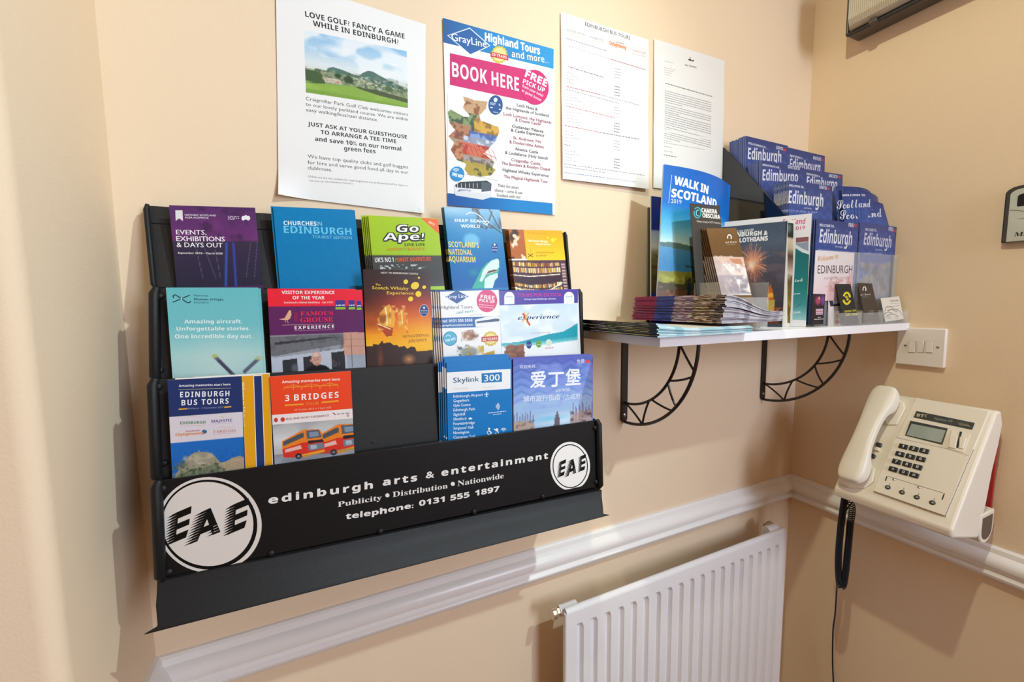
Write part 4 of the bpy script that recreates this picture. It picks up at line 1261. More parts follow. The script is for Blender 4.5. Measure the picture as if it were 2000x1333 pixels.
s.e(240, 1176, 11, 14, '2c2e33'); s.e(320, 1190, 11, 14, '2c2e33'); s.e(148, 1158, 9, 12, '2c2e33'); s.t('Highland Tours', 150, 1148, 225, 1154, 12, '5a7ab0', 'b')
s.q([(55, 1162), (742, 1228), (743, 1312), (55, 1243)], '1f78c0')
s.pic([(55, 1162), (742, 1228), (743, 1312), (55, 1243)], Pic(40, 4, [(0, '1f86cc'), (1, '1f86cc')]).mix(1 - Pic(40, 4, [(0, 'ffffff'), (1, 'ffffff')]).X * 1.6, '1d4e98', .95))
s.q([(118, 1150), (355, 1172), (352, 1190), (300, 1206), (128, 1178)], 'dfe1e5')
s.done('poster_print')

s = paper('price_list', 'white EDINBURGH BUS TOURS price list on the wall, creased across', 'notice', (1094.4, 23.9), (1264.6, 78), -.0015, .298, 'B', lambda u, v: .001 + .005 * (1 - v / .298) ** 3 * (.4 + 3 * u) + .0015 * abs(math.sin(v * 21)))
s.base(WH)
s.t('EDINBURGH BUS TOURS', 224, 148, 541, 248, 26, '4a4a52', 'f')
s.t('EDINBURGH', 94, 186, 222, 220, 16, '9ab0a0', 'f'); s.l([(96, 204), (222, 236)], 3, 'e0cf9a')
s.t('MAJESTIC', 258, 236, 356, 262, 16, '9a90b0', 'f'); s.l([(260, 250), (356, 274)], 3, 'e0c8a8')
s.t('CitySightseeing', 390, 282, 510, 316, 26, 'e08a3c', 'bF'); s.t('EDINBURGH', 440, 268, 496, 282, 9, 'b05a50', 'b'); s.t('3 BRIDGES', 548, 326, 650, 352, 16, 'd8a090', 'f'); s.l([(548, 342), (650, 368)], 3, 'e8b8a0'); s.l([(560, 292), (640, 314)], 2, 'e8c8a8')
G_ = 'b4b4b8'
for i, (x0, y0, x1, y1, h, c_) in enumerate(((90, 242, 372, 330, 9, '9a9aa0'), (95, 292, 645, 462, 7, 'c8b0b4'), (400, 388, 645, 462, 8, 'd86a74'), (95, 308, 270, 365, 6, 'c8c8cc'), (95, 330, 170, 352, 6, 'd0d0d4'), (95, 352, 158, 370, 6, 'd0d0d4'), (95, 378, 180, 402, 6, 'd0d0d4'), (95, 404, 235, 440, 6, 'd0d0d4'),
                                          (98, 440, 352, 516, 9, '8f6a70'), (92, 578, 320, 634, 9, 'c8686c'), (320, 634, 600, 710, 8, 'a8a0a4'), (92, 598, 460, 698, 8, '9a9aa0'), (85, 714, 430, 800, 9, 'c87a7e'), (78, 854, 330, 905, 9, 'c8686c'), (330, 905, 595, 952, 9, '77777d'),
                                          (70, 1124, 628, 1206, 8, '9a9aa0'), (68, 1144, 355, 1186, 8, '9a9aa0'), (68, 1184, 175, 1198, 7, 'a0a0a8'), (175, 1198, 345, 1220, 8, '6f86b8'), (345, 1220, 565, 1252, 7, 'a0a0a8'))):
    s.bars(x0, y0, x1, y1, h, c_, i)
for j, (yb, n, xs) in enumerate(((480, 4, 90), (650, 3, 90), (758, 4, 90), (895, 4, 80), (1030, 4, 75))):
    for k in range(n):
        y_ = yb + k * 22
        s.bars(xs, y_, xs + 50 + 25 * ((k * 7 + j) % 3), y_ + 12, 8, 'b8b8be', j * 9 + k)
for j, (yb, n) in enumerate(((455, 4), (578, 4), (724, 3), (836, 4), (962, 4), (1090, 4))):
    for k in range(n): s.bars(428 - j * 2, yb + k * 20, 468 - j * 2, yb + k * 20 + 8, 9, ('b0b0b6', '77777d')[j % 2], k + j, .15)
s.bars(75, 988, 114, 998, 9, '77777d', 3)
s.done('notice_print')

s = paper('letter', 'plain typed letter with a small crest, rightmost paper on the wall', 'letter', (1277, 76.6), (1408.3, 117.7), -.0015, .298, 'B', lambda u, v: .001 + .0012 * abs(math.sin(v * 21 + .6)))
s.base('efeeec')
s.q([(948, 385), (962, 378), (975, 392), (990, 386), (985, 404), (950, 400)], '3a3a3e'); s.q([(955, 365), (966, 372), (962, 384)], '8a8a8e'); s.t('PRESTONFIELD', 926, 410, 1000, 428, 6, 'b0b0b4', ''); s.t('AN TAIRSG', 924, 428, 1006, 446, 11, '55555a', 'b')
s.bars(780, 398, 845, 412, 7, 'c0c0c4', 1)
for k, wd in enumerate((80, 62, 50, 40)): s.bars(780, 446 + k * 15, 780 + wd, 446 + k * 15 + wd * .2, 7, ('d0b0b0', 'b8b8bc')[k > 0], k)
s.bars(784, 556, 1114, 650, 10, '85858a', 4, .2)
r = random.Random(4)
for (y0, n) in ((608, 6), (706, 4), (764, 6), (860, 6)):
    for k in range(n):
        x1 = 1108 if k < n - 1 else r.uniform(860, 1060)
        s.bars(782, y0 + k * 15.5, x1, y0 + k * 15.5 + (x1 - 782) * .26, 8, 'a6a6ab', k + y0, .2)
for (x0, y0, x1) in ((776, 958, 830), (776, 972, 1065), (776, 998, 830), (776, 1030, 835)): s.bars(x0, y0, x1, y0 + (x1 - x0) * .17, 7, 'b4b4b8', y0)
s.bars(774, 1058, 862, 1074, 8, '6a6a70', 3)
s.done('letter_print')

# ------------------------------------------------------------------ white shelf and its brackets
ZS = -0.2065
sh = MB().box((.497, -.237, -.2225), (XR - .0005, -.0005, ZS)).link('wall_shelf', M['shelf'], bevel=.0007)
tag(sh, 'white melamine wall shelf running from the rack to the corner', 'shelf')
rebase(sh, (.497, 0, -.2225))


def bracket(x, label):
    r = empty('shelf_bracket')
    tag(r, label, 'bracket', 'black iron shelf brackets')
    z0 = -.223
    up = MB()
    pts = [(x - .008, -.0005, z0), (x + .008, -.0005, z0)]
    zb = -.414
    pts += [(x + .008 * math.cos(a), -.0005, zb + .008 - .008 * math.sin(a) - .0) for a in [PI * i / 8 for i in range(9)]]
    up.prism([(p[0], p[1], p[2]) for p in pts], (0, -.004, 0)).link('upright', M['metal'], r, bevel=.0005)
    MB().box((x - .008, -.188, z0 - .004), (x + .008, -.0045, z0)).link('top_arm', M['metal'], r, bevel=.0005)
    zc = z0 - .002
    for (R, nm, rad) in ((.188, 'outer_arc', .0032), (.146, 'inner_arc', .0028)):
        MB().tube([(x, -.004 - R * math.sin(a), zc - R * math.cos(a)) for a in [PI / 2 * i / 22 for i in range(23)]], rad, 8).link(nm, M['metal'], r)
    Pt = lambda R, d: V3((x, -.004 - R * math.sin(math.radians(d)), zc - R * math.cos(math.radians(d))))
    for (Ra, a, Rb, b, bw) in ((.146, 1, .188, 17, -.2), (.188, 17, .146, 30, -.2), (.146, 33, .188, 45, .2), (.188, 49, .146, 56, -.3), (.146, 58, .188, 71, .25), (.188, 74, .146, 88, -.1)):
        A, B = Pt(Ra, a), Pt(Rb, b)
        mid = (A + B) / 2
        d = B - A
        n = V3((0, -d.z, d.y)) * bw * .35
        MB().tube([A * (1 - t) ** 2 + (mid + n) * 2 * t * (1 - t) + B * t * t for t in [i / 8 for i in range(9)]], .0021, 8).link('strut', M['metal'], r)
    for z in (-.2285 - .002, -.398):
        sc = MB().dome((x, -.0045, z), (0, -1, 0), .0038, .0016).link('screw', M['screw'], r)
    under(r, (x, 0, z0))
    return r


bracket(.630, 'black iron shelf bracket nearer to the leaflet rack')
bracket(1.091, 'black iron shelf bracket nearer to the corner of the room')

# ------------------------------------------------------------------ light switch
sw = Sheet('light_switch', 'square white triple light switch at the right end of the shelf', 'switch', (XR - .011, -.2205, -.2165), (0, -1, 0), (0, 0, 1), .081, .083, .008, M['plast'], bevel=.002)
sw.cr = CR['SW']
MB().box((-.0395, .0075, .001), (.0395, .0115, .082)).link('back_box', M['plast'], sw.obj, bevel=.0008)
for k, x in enumerate((1608, 1690, 1778)):
    u, v = sw.L(x, 290)
    rk = MB()
    rk.add([(u - .0405 - .0055, -.0022 if k != 1 else -.0012, v - .012), (u - .0405 + .0055, -.0022 if k != 1 else -.0012, v - .012), (u - .0405 + .0055, -.0012 if k != 1 else -.0022, v + .012), (u - .0405 - .0055, -.0012 if k != 1 else -.0022, v + .012),
            (u - .0405 - .0055, .001, v - .012), (u - .0405 + .0055, .001, v - .012), (u - .0405 + .0055, .001, v + .012), (u - .0405 - .0055, .001, v + .012)],
           [(0, 1, 2, 3), (7, 6, 5, 4), (0, 4, 5, 1), (1, 5, 6, 2), (2, 6, 7, 3), (3, 7, 4, 0)]).link('rocker', M['plast'], sw.obj, bevel=.0005)
    MB().box((u - .0405 - .0060, -.0004, v - .0126), (u - .0405 + .0060, .0005, v + .0126)).link('rocker_gap', M['gap'], sw.obj)
for (x, y) in ((1543, 276), (1857, 294)):
    u, v = sw.L(x, y)
    sc = MB().dome((u - .0405, -.0002, v), (0, -1, 0), .0027, .0010).link('screw', M['screw'], sw.obj)
    MB().box((u - .0405 - .0022, -.0013, v - .0003), (u - .0405 + .0022, -.0008, v + .0003)).link('slot', M['dark'], sc)

# ------------------------------------------------------------------ radiator
rd = empty('radiator')
tag(rd, 'white ribbed panel radiator on the wall below the dado rail', 'radiator')
x0, x1, yf, zt, zb = .437, 1.098, -.078, -.742, -1.32
per, prof = .033, [(0, 0), (.013, 0), (.0175, .0075), (.0245, .0075), (.029, 0)]
xs = [(x0, 0), (x0 + .006, 0)]
xx = x0 + .010
while xx + per < x1 - .004:
    for (dx, dy) in prof: xs.append((xx + dx, dy))
    xx += per
xs += [(x1 - .006, 0), (x1, 0)]
zr = [(zt, 0), (zt - .026, 0), (zt - .036, 1), (zb + .036, 1), (zb + .026, 0), (zb, 0)]
vs = [(x, yf + d * k, z) for (z, k) in zr for (x, d) in xs]
n = len(xs)
fs = [(j * n + i, j * n + i + 1, (j + 1) * n + i + 1, (j + 1) * n + i) for j in range(len(zr) - 1) for i in range(n - 1)]
m0 = MB().add(vs, fs)
N0_ = len(m0.v)
m0.add([(x0, yf + .013, zt + .003), (x1, yf + .013, zt + .003), (x1, yf + .013, zb), (x0, yf + .013, zb)], [(0, 1, 2, 3)])
m0.f += [[0, n - 1, N0_ + 1, N0_], [(len(zr) - 1) * n, len(zr) * n - 1, N0_ + 2, N0_ + 3]]
m0.f += [[j * n for j in range(len(zr))] + [N0_ + 3, N0_], [j * n + n - 1 for j in range(len(zr))] + [N0_ + 2, N0_ + 1]]
m0.link('ribbed_panel', M['rad'], rd, smooth=False)
MB().tube([(x0 + .001, yf + .006, zt + .002), (x1 - .001, yf + .006, zt + .002)], .0065, 12, flat=.7).link('top_seam', M['rad'], rd)
for x in (x0 + .001, x1 - .001):
    MB().tube([(x, yf + .004, zt), (x, yf + .004, zb)], .0045, 10).link('side_seam', M['rad'], rd)
MB().tube([(x0 + .035, yf + .022, zt - .006), (x0 - .004, yf + .022, zt - .006)], .010, 16).link('top_pipe', M['rad'], rd)
vv = MB().tube([(x0 - .003, yf + .022, zt - .006), (x0 - .012, yf + .022, zt - .006)], .0085, 6).link('bleed_valve', M['brass'], rd)
MB().tube([(x0 - .011, yf + .022, zt - .006), (x0 - .0125, yf + .022, zt - .006), (x0 - .020, yf + .022, zt - .006)], [.011, .0115, .0105], 18).link('valve_cap', M['brass'], vv)
MB().tube([(x1 - .05, yf + .022, zt + .002), (x1 - .015, yf + .022, zt + .002)], .012, 16).link('top_pipe', M['rad'], rd)
for x in (x0 + .10, x1 - .085):
    MB().box((x - .012, yf + .013, zt - .22), (x + .012, -.0005, zt - .13)).link('wall_bracket', M['rad'], rd, bevel=.001)
MB().tube([(x1 - .04, yf + .03, zt + .008), (x1 - .02, yf + .03, zt + .012)], .007, 12).link('vent_plug', M['brass'], rd)
under(rd, (x0, 0, zb))

# ------------------------------------------------------------------ emergency light, top right
el = empty('emergency_light')
tag(el, 'unlit bulkhead light with a ribbed diffuser, top right on the wall', 'light')
ya, yb, za, zb_ = -.100, -.46, .452, .60
MB().box((XR - .045, yb, za + .004), (XR - .0005, ya, zb_)).link('base', M['greym'], el, bevel=.006, seg=3)
d_ = MB()
nr = 90
vs, fs = [], []
cs = [(za + .012, .050), (za + .016, .066), (za + .028, .072), (zb_ - .028, .072), (zb_ - .014, .066), (zb_ - .01, .050)]
for i in range(nr * 2 + 1):
    y = ya - .006 + (yb + .012 - ya) * i / (nr * 2)
    amp = .0012 * (i % 2)
    ed = min(1, (min(i, nr * 2 - i)) / 5.0)
    for (z, d) in cs: vs.append((XR - .04 - (d - .04) * (.3 + .7 * ed) - (amp if d > .055 else 0), y, z))
m_ = len(cs)
fs = [(i * m_ + j, i * m_ + j + 1, (i + 1) * m_ + j + 1, (i + 1) * m_ + j) for i in range(nr * 2) for j in range(m_ - 1)]
fs += [tuple(range(m_)), tuple(range(nr * 2 * m_, nr * 2 * m_ + m_))]
d_.add(vs, fs).link('diffuser', M['diff'], el, smooth=False)
MB().tube([(XR - .047, ya - .002, za + .008), (XR - .047, yb + .002, za + .008)], .0045, 8).link('gasket', M['dark'], el)
MB().tube([(XR - .047, ya - .002, za + .008), (XR - .047, ya - .002, zb_ - .006)], .0035, 8).link('gasket', M['dark'], el)
MB().box((XR - .058, ya - .062, za + .003), (XR - .046, ya - .048, za + .012)).link('clip', M['greym'], el, bevel=.001)
under(el, (XR, (ya + yb) / 2, za))

# ------------------------------------------------------------------ framed sign at the right edge
sg_ = empty('framed_sign')
tag(sg_, 'silver sign with a black arched frame at the right edge', 'sign')


def arch(w, y1, y0, h, r, k=8):
    """outline in (y,z): left y1, going to -y"""
    pts = [(y1, -.0495)]
    pts += [(y1 - r + r * math.cos(a), h - r + r * math.sin(a)) for a in [PI / 2 * i / k for i in range(k + 1)]]
    pts = [(y1, -.0495)] + [(y1 - r * .9 + r * .9 * math.cos(a), h - r * .6 + r * .6 * math.sin(a)) for a in [PI / 2 * i / k for i in range(k + 1)]]
    pts += [(y1 - w / 2, h + .006)] + [(y1 - w + r - r * math.sin(a), h - r * .6 + r * .6 * math.cos(a)) for a in [PI / 2 * i / k for i in range(k + 1)]] + [(y1 - w, -.0495)]
    return pts


MB().prism([(XR - .0005, y, z) for y, z in arch(.14, -.3665, 0, .053, .02)], (-.012, 0, 0)).link('frame', M['gloss'], sg_, bevel=.002)
MB().prism([(XR - .012, y, z + .001) for y, z in arch(.127, -.3735, 0, .046, .016)], (-.0015, 0, 0)).link('face', mat('silver_sign_face', (.50, .52, .46), .3, bump=(40, .2), var=(30, .12)), sg_, bevel=.0005)
ss = Sheet('sign_print', None, None, (XR - .0138, -.3735, .05), (0, -1, 0), (0, 0, 1), .127, .097, pm='prn', make=False)
ss.cr = (1900, 330, 7.84)
ss.q([(690, 420), (720, 395), (790, 370), (900, 360), (900, 580), (790, 565), (690, 580), (675, 565)], '221c20')
ss.l([(570, 632), (700, 636), (790, 650), (900, 640)], 14, '8f8a5c'); ss.l([(700, 765), (900, 745)], 14, 'a8a074')
ss.t('MA', 628, 1036, 860, 1020, 62, '141414', 's', .15)
so = ss.done('sign_lettering', sg_)
so.matrix_basis = ss.M
under(sg_, (XR, -.43, -.05))
# ------------------------------------------------------------------ black tiered dispenser with Edinburgh guides
HX0, HX1 = .911, 1.219
dsp = empty('brochure_dispenser')
tag(dsp, 'glossy black stepped brochure dispenser in the corner of the shelf', 'dispenser')
side = [(-.0015, ZS + .0005), (-.0015, .200), (-.006, .200), (-.151, .022), (-.192, -.03), (-.205, -.06), (-.205, ZS + .0005)]
for x in (HX0 - .003, HX1):
    MB().prism([(x, y, z) for y, z in side], (.003, 0, 0)).link('side_panel', M['gloss'], dsp, bevel=.0005)
MB().box((HX0, -.0045, ZS + .001), (HX1, -.0015, .19)).link('back_panel', M['gloss'], dsp)
for (y0, y1, z, zf) in ((-.0045, -.0575, -.008, .04), (-.0575, -.0985, -.080, -.03), (-.0985, -.1575, -.135, -.08), (-.1575, -.2040, ZS + .004, -.16)):
    MB().box((HX0, y1, z - .003), (HX1, y0, z)).link('tier_floor', M['gloss'], dsp)
    if y1 > -.2: MB().box((HX0, y1 - .0008, z - .003), (HX1, y1, zf)).link('tier_front', M['gloss'], dsp)
under(dsp, (1.065, -.1, ZS))

GB = '6a78b8'


def guide(label, tl, tr, y, xoff, wel, city, free, H=.209, lean=.03, pts=None, group=None, T=.0018, W=.149, crop='HD', top='38457e', mid='39549c', low='5f84c4', castle=False):
    a, b = at(*tl, 1, y), at(*tr, 1, y)
    U = (b - a).normalized()
    a.x = xoff
    s = Sheet('guidebook', label, 'guidebook', a, U, V3((-U.z, math.sin(lean), math.cos(lean))), W, H, T, GB, group)
    s.cr = CR[crop]
    s.base('3b4f96')
    p = guide_pic(top, mid, low, 1, 60, 80)
    if castle:
        p.ell(.5, .45, .6, .06, '2c4488', .6, .8).poly([(0, .62), (.2, .55), (.45, .5), (.6, .42), (.8, .38), (1, .36), (1, 1), (0, 1)], '80838f', .9).patch('a89a90', 8, 12, .5, 5, .4, 1, 0, 1, .7).patch('5c5a62', 9, 14, .55, 8, .4, 1, 0, 1, .7)
    s.pic_uv([(0, s.H), (s.W, s.H), (s.W, 0), (0, 0)], p)
    return s


TC = 'e2e4f2'
s = guide('blue Edinburgh guide reading WILLKOMMEN IN, top left pocket of the dispenser', (1455, 265), (1539, 285), -.054, .9155, 0, 0, 0)
s.t('WILLKOMMEN IN...', 365, 160, 552, 208, 20, TC, 'b'); s.t('Edinburgh', 362, 312, 695, 345, 115, TC, 'b', .1)
s.t('GRATIS', 645, 210, 714, 226, 32, TC, 'b'); s.q([(716, 205), (745, 212), (745, 236), (716, 228)], 'c83c48')
top1 = s.done()
s = guide('blue Edinburgh guide reading BIENVENUE, top right pocket of the dispenser', (1539, 288), (1612, 305), -.052, 1.0675, 0, 0, 0)
s.t('BIENVENUE À...', 782, 285, 920, 318, 20, TC, 'b'); s.t('Édimbourg', 780, 408, 1085, 450, 105, TC, 'b', .1); s.t('GRATUIT', 1015, 314, 1094, 332, 32, TC, 'b'); s.q([(1098, 310), (1118, 314), (1118, 338), (1098, 334)], 'c83c48')
top2 = s.done()
s = guide('blue Edinburgh guide reading BENVENUTI AD, second tier left pocket of the dispenser', (1486, 312.5), (1566.5, 328), -.0945, .9155, 0, 0, 0)
s.t('BENVENUTI AD...', 510, 378, 690, 410, 20, TC, 'b'); s.t('Edimburgo', 508, 525, 862, 545, 110, TC, 'b', .1); s.t('GRATUITO', 762, 405, 882, 424, 32, TC, 'b')
top3 = s.done()
s = guide('blue Edinburgh guide reading BIENVENIDO A, second tier right pocket of the dispenser', (1567.5, 329), (1644, 341), -.0945, 1.0675, 0, 0, 0)
s.t('BIENVENIDO A...', 950, 468, 1098, 500, 20, TC, 'b'); s.t('Edimburgo', 950, 580, 1255, 610, 95, TC, 'b', .1); s.t('GRATUITO', 1172, 492, 1258, 508, 32, TC, 'b'); s.q([(1262, 478), (1292, 484), (1292, 506), (1262, 500)], 'c83c48')
top4 = s.done()
s = guide('blue Edinburgh guide reading WELKOM IN, third tier left pocket of the dispenser', (1536.5, 351.5), (1628, 364), -.1535, .9165, 0, 0, 0, lean=.04)
s.t('WELKOM IN...', 775, 585, 935, 608, 22, TC, 'b'); s.t('Edinburgh', 768, 752, 1115, 790, 128, TC, 'b', .1); s.t('GRATIS', 1078, 606, 1150, 620, 32, TC, 'b'); s.q([(1152, 596), (1180, 602), (1180, 622), (1152, 616)], 'c83c48')
s.t('2019/20', 925, 808, 998, 818, 14, TC, ''); s.t('CITY GUIDE & MAP', 750, 838, 1060, 858, 20, 'a8b4e0', '')
top5 = s.done()
for (t_, n_, nm, dx) in ((top1, 14, 'top left', 0), (top3, 11, 'second tier left', 0), (top5, 11, 'third tier left', 0)):
    t_['group'] = 'guidebooks in the %s pocket of the dispenser' % nm
    for i in range(1, n_ + 1):
        d_ = dup(t_, (random.Random(i).uniform(-.0004, .0006), .00275 * i, random.Random(i + 50).uniform(-.0015, .0012)), 'blue guidebook in the %s pocket of the dispenser, %s from the front' % (nm, ORD[i - 1]))


# fanned Scotland guides, third tier right: covers bow outwards
def fan(label, tl, tr, bl, y, y2, lean, word, T=.0016, bendk=.02, sc=None):
    a, b = at(*tl, 1, y), at(*tr, 1, y2)
    U = (b - a).normalized()
    dl = at(*bl, 1, y - .012) - a
    V = -(dl - U * dl.dot(U)).normalized()
    s = Sheet('guidebook', label, 'guidebook', a, U, V, min((b - a).length, .15), .085, T, GB, 'fanned Scotland guidebooks', bend=lambda u, v: bendk * math.sin(PI * u / .15))
    s.cr = CR['HD']
    s.base('32407e')
    p = guide_pic('2c3870', '34488c', '40589c', 1, 24, 30)
    s.pic_uv([(0, s.H), (s.W, s.H), (s.W, 0), (0, 0)], p)
    if word:
        (w1, w2) = word
        s.t(w1[0], *w1[1:], 20, TC, 'b'); s.t(w2[0], *w2[1:], 95, 'd8daea', 'c', .0)
    s.done()
    return s.obj


fan('lowest of the fanned dark blue Scotland guides, behind the others', (1632, 364), (1736, 396), (1612, 424), -.128, -.135, 0, None)
fan('dark blue Scotland guide leaning out behind the front fanned copy', (1646, 369), (1745, 412), (1613, 424), -.140, -.150, 0, (('WELCOME TO', 1312, 684, 1450, 718), ('Scotland', 1285, 805, 1500, 830)))
fan('front fanned Scotland guide with script lettering, bent towards the corner', (1676, 389), (1751, 418), (1628, 428), -.155, -.166, 0, (('WELCOME TO...', 1418, 795, 1580, 842), ('Scotland', 1345, 895, 1660, 915)), bendk=.012)

# front tier
s = guide('blue Edinburgh guide reading WELCOME TO, front tier left, behind a pink card', (1595, 427), (1676, 437), -.2015, .933, 0, 0, 0, crop='K', lean=0.0, W=.146)
s.t('WELCOME TO...', 770, 215, 928, 232, 26, TC, 'b'); s.t('Edinburgh', 768, 378, 1092, 405, 135, TC, 'b', .08); s.t('FREE', 1062, 222, 1112, 228, 38, TC, 'b'); s.q([(1118, 192), (1145, 196), (1145, 222), (1118, 218)], 'c83c48'); s.t('2019/20', 925, 426, 1000, 436, 16, TC, '')
f1 = s.done()
s = guide('blue Edinburgh guide reading WELCOME TO, front tier right, crag on its cover', (1680, 434), (1753, 444), -.2015, 1.0855, 0, 0, 0, crop='K', castle=True, lean=0.0, W=.147, top='414c88')
s.t('WELCOME TO...', 1228, 260, 1350, 272, 26, 'd0d2e6', 'b'); s.t('Edinburgh', 1212, 400, 1485, 432, 120, 'd0d2e6', 'b', .08); s.t('FREE', 1462, 262, 1508, 268, 38, 'd0d2e6', 'b'); s.q([(1512, 246), (1540, 250), (1540, 276), (1512, 270)], 'b84450')
s.t('2019/20', 1330, 458, 1400, 466, 16, 'd0d2e6', ''); s.t('CLASSIC CITY GUIDE', 1220, 492, 1400, 500, 16, 'b0b4d0', '')
f2 = s.done()
for (t_, nm) in ((f1, 'front tier left'), (f2, 'front tier right')):
    t_['group'] = 'guidebooks in the %s of the dispenser' % nm
    for i in range(1, 7):
        dup(t_, (-.0006 * i, .004 * i, random.Random(i).uniform(-.001, .001)), 'blue guidebook in the %s of the dispenser, %s from the front' % (nm, ORD[i - 1]))

def clear(name, label, boxes, group=None):
    """clear plastic holder: thin walls as one moulding"""
    r = empty(name)
    tag(r, label, 'holder', group)
    for nm, a, b in boxes: MB().box(a, b).link(nm, M['acryl'], r)
    under(r, ((boxes[0][1][0] + boxes[0][2][0]) / 2, boxes[0][1][1], boxes[0][1][2]))
    return r


clear('leaflet_holder', 'clear plastic holder in front of the two lowest blue guides',
      [('front_wall', (.932, -.2075, ZS + .0005), (1.231, -.2060, -.055)), ('side_wall', (1.2310, -.2075, ZS + .0005), (1.2322, -.165, -.055)), ('divider', (1.0805, -.2060, ZS + .0005), (1.0818, -.2030, -.055))])

s = leaf('leaflet', 'pink and white card reading Welcome to EDINBURGH in front of a blue guide', 'leaflet', (1593, 489), (1669, 494), -.2095, .0, .098, 'e9d9dc', crop='K', T=.0006)
s.base('e6dcde')
p = Pic(60, 60, [(0, 'e8e2e4'), (.5, 'e9dde0'), (1, 'ecd2d8')])
p.poly([(.35, .95), (.36, .6), (.6, .62), (.62, .72), (.86, .68), (.88, .45), (1, .42), (1, 1), (.35, 1)], 'd8a8a8', .6).patch('c08480', 14, 14, .5, 3, .5, 1, .4, 1, .6)
s.pic_uv([(0, s.H), (s.W, s.H), (s.W, 0), (0, 0)], p)
s.t('Welcome to', 755, 572, 960, 538, 55, 'd89a4c', 'i'); s.t('EDINBURGH', 752, 690, 1098, 686, 82, '3c3444', ''); s.t('THE INSPIRING CAPITAL', 815, 752, 1045, 746, 24, 'b4a0a4', ''); s.bars(825, 826, 930, 822, 12, 'd0a0a4', 3)
s.done()
s = leaf('leaflet', 'small black festival flyer with purple photo below the pink card', 'leaflet', (1588, 574), (1612, 575), -.2125, .0, .060, '2a2228', crop='K', T=.0006)
s.base('241c22')
p = Pic(24, 24, [(0, '3a2440'), (1, '2a1c2c')])
p.ell(.4, .5, .3, .4, 'b8486a', .9, .5).ell(.8, .5, .2, .5, '7a4a9a', .9, .5).ell(.5, .3, .1, .15, 'e0b0a8', .8, .4)
s.pic([(712, 905), (828, 895), (825, 1020), (712, 1028)], p)
s.q([(735, 1045), (808, 1042), (805, 1102), (735, 1105)], 'c8b4c4'); s.bars(740, 1075, 804, 1072, 14, 'b8405c', 2); s.bars(740, 1098, 800, 1095, 12, 'b8405c', 4)
s.bars(755, 1132, 785, 1130, 9, 'd8d0d4', 2); s.bars(720, 1152, 815, 1148, 10, 'd8d0d4', 6, .15)
s.done()


def cardholder(x0, x1, yb_, yf_, zt_, label):
    return clear('card_holder', label, [('front_wall', (x0, yf_, ZS + .0005), (x1, yf_ + .0012, zt_)), ('side_wall', (x0, yf_ + .0012, ZS + .0005), (x0 + .0012, yb_, zt_ + .004)),
                                        ('side_wall', (x1 - .0012, yf_ + .0012, ZS + .0005), (x1, yb_, zt_ + .004)), ('base', (x0, yf_ + .0012, ZS + .0005), (x1, yb_, ZS + .0017))], 'clear card holders on the shelf edge')


cardholder(.963, 1.045, -.213, -.2345, -.180, 'clear card holder with the yellow and black card, leftmost of three')
cardholder(1.049, 1.128, -.213, -.2345, -.181, 'clear card holder with the dark brown card, middle of three')
cardholder(1.132, 1.231, -.213, -.2345, -.181, 'clear card holder with the car drawing card, nearest the corner')
CARD = []


def card(name, label, cat, tl, tr, y, lean, H, body, T=.0006):
    return leaf(name, label, cat, tl, tr, y, lean, H, body, None, T, crop='K', pm='pr')


s = card('leaflet', 'small white and red booklet beside the yellow and black card', 'leaflet', (1618, 581), (1642, 581), -.2090, .05, .058, 'e0d4d4')
s.base('e6dcdc')
s.q([(862, 930), (985, 930), (1000, 1015), (880, 1020)], '3c3c4c'); s.q([(905, 960), (960, 950), (970, 985), (915, 1000)], 'c8ccd8')
s.t('31', 930, 1140, 975, 1135, 34, 'd84a58', 'bF'); s.q([(930, 1160), (985, 1158), (990, 1188), (935, 1190)], 'd84a58'); s.q([(995, 1145), (1042, 1140), (1048, 1170), (1000, 1175)], 'e07a84')
s.done()
s = card('business_card', 'black business card with a bold yellow ring emblem', 'card', (1632, 555), (1661, 555), -.2110, .24, .085, '2a2a2a')
s.base('2c2c2c')
s.ring(1045, 938, 42, 66, 20, 'dcd02a', 200, 350, 16); s.ring(1045, 940, 44, 64, 20, 'dcd02a', 20, 165, 16)
s.l([(1030, 930), (1048, 915), (1046, 960), (1062, 940)], 8, 'dcd02a')
s.t('CENTRAL TAXIS', 1022, 1080, 1142, 1068, 17, 'dcd02a', 'b'); s.t('229 2468', 1035, 1114, 1152, 1108, 22, 'dcd02a', 'bf')
s.done()
s = card('business_card', 'dark brown business card with a small white loop emblem', 'card', (1675, 553), (1703, 554), -.2110, .24, .085, '4a4038')
s.base('4c4239')
s.ring(1222, 848, 19, 30, 9, 'f0ece8', 150, 400, 16); s.t('arden', 1183, 912, 1284, 905, 18, 'd8d0c8', 'fw'); s.bars(1205, 928, 1262, 924, 6, '9a9086', 2)
for k in range(4): s.bars(1262, 1065 + k * 14, 1312, 1062 + k * 14, 6, 'a89e94', k)
o = s.done()
s = card('business_card', 'white landscape business card with an outline drawing of a car', 'card', (1720, 583), (1756, 579), -.2185, .2, .052, 'e4ddd0')
s.base('e8e2d6')
s.t('PRIVATE HIRE', 1482, 975, 1562, 968, 16, '8a7a78', 'f'); s.bars(1482, 995, 1570, 988, 8, 'a8a098', 4); s.bars(1495, 1022, 1575, 1014, 8, 'b0a8a0', 5)
for P_ in ([(1425, 1110), (1430, 1060), (1440, 1025), (1490, 1022), (1510, 1045), (1560, 1055), (1590, 1085), (1595, 1110)], [(1440, 1120), (1480, 1095), (1530, 1100), (1560, 1125)], [(1450, 1060), (1500, 1050), (1550, 1075)], [(1430, 1090), (1460, 1075), (1500, 1085)]):
    s.l(P_, 4, '6a6660')
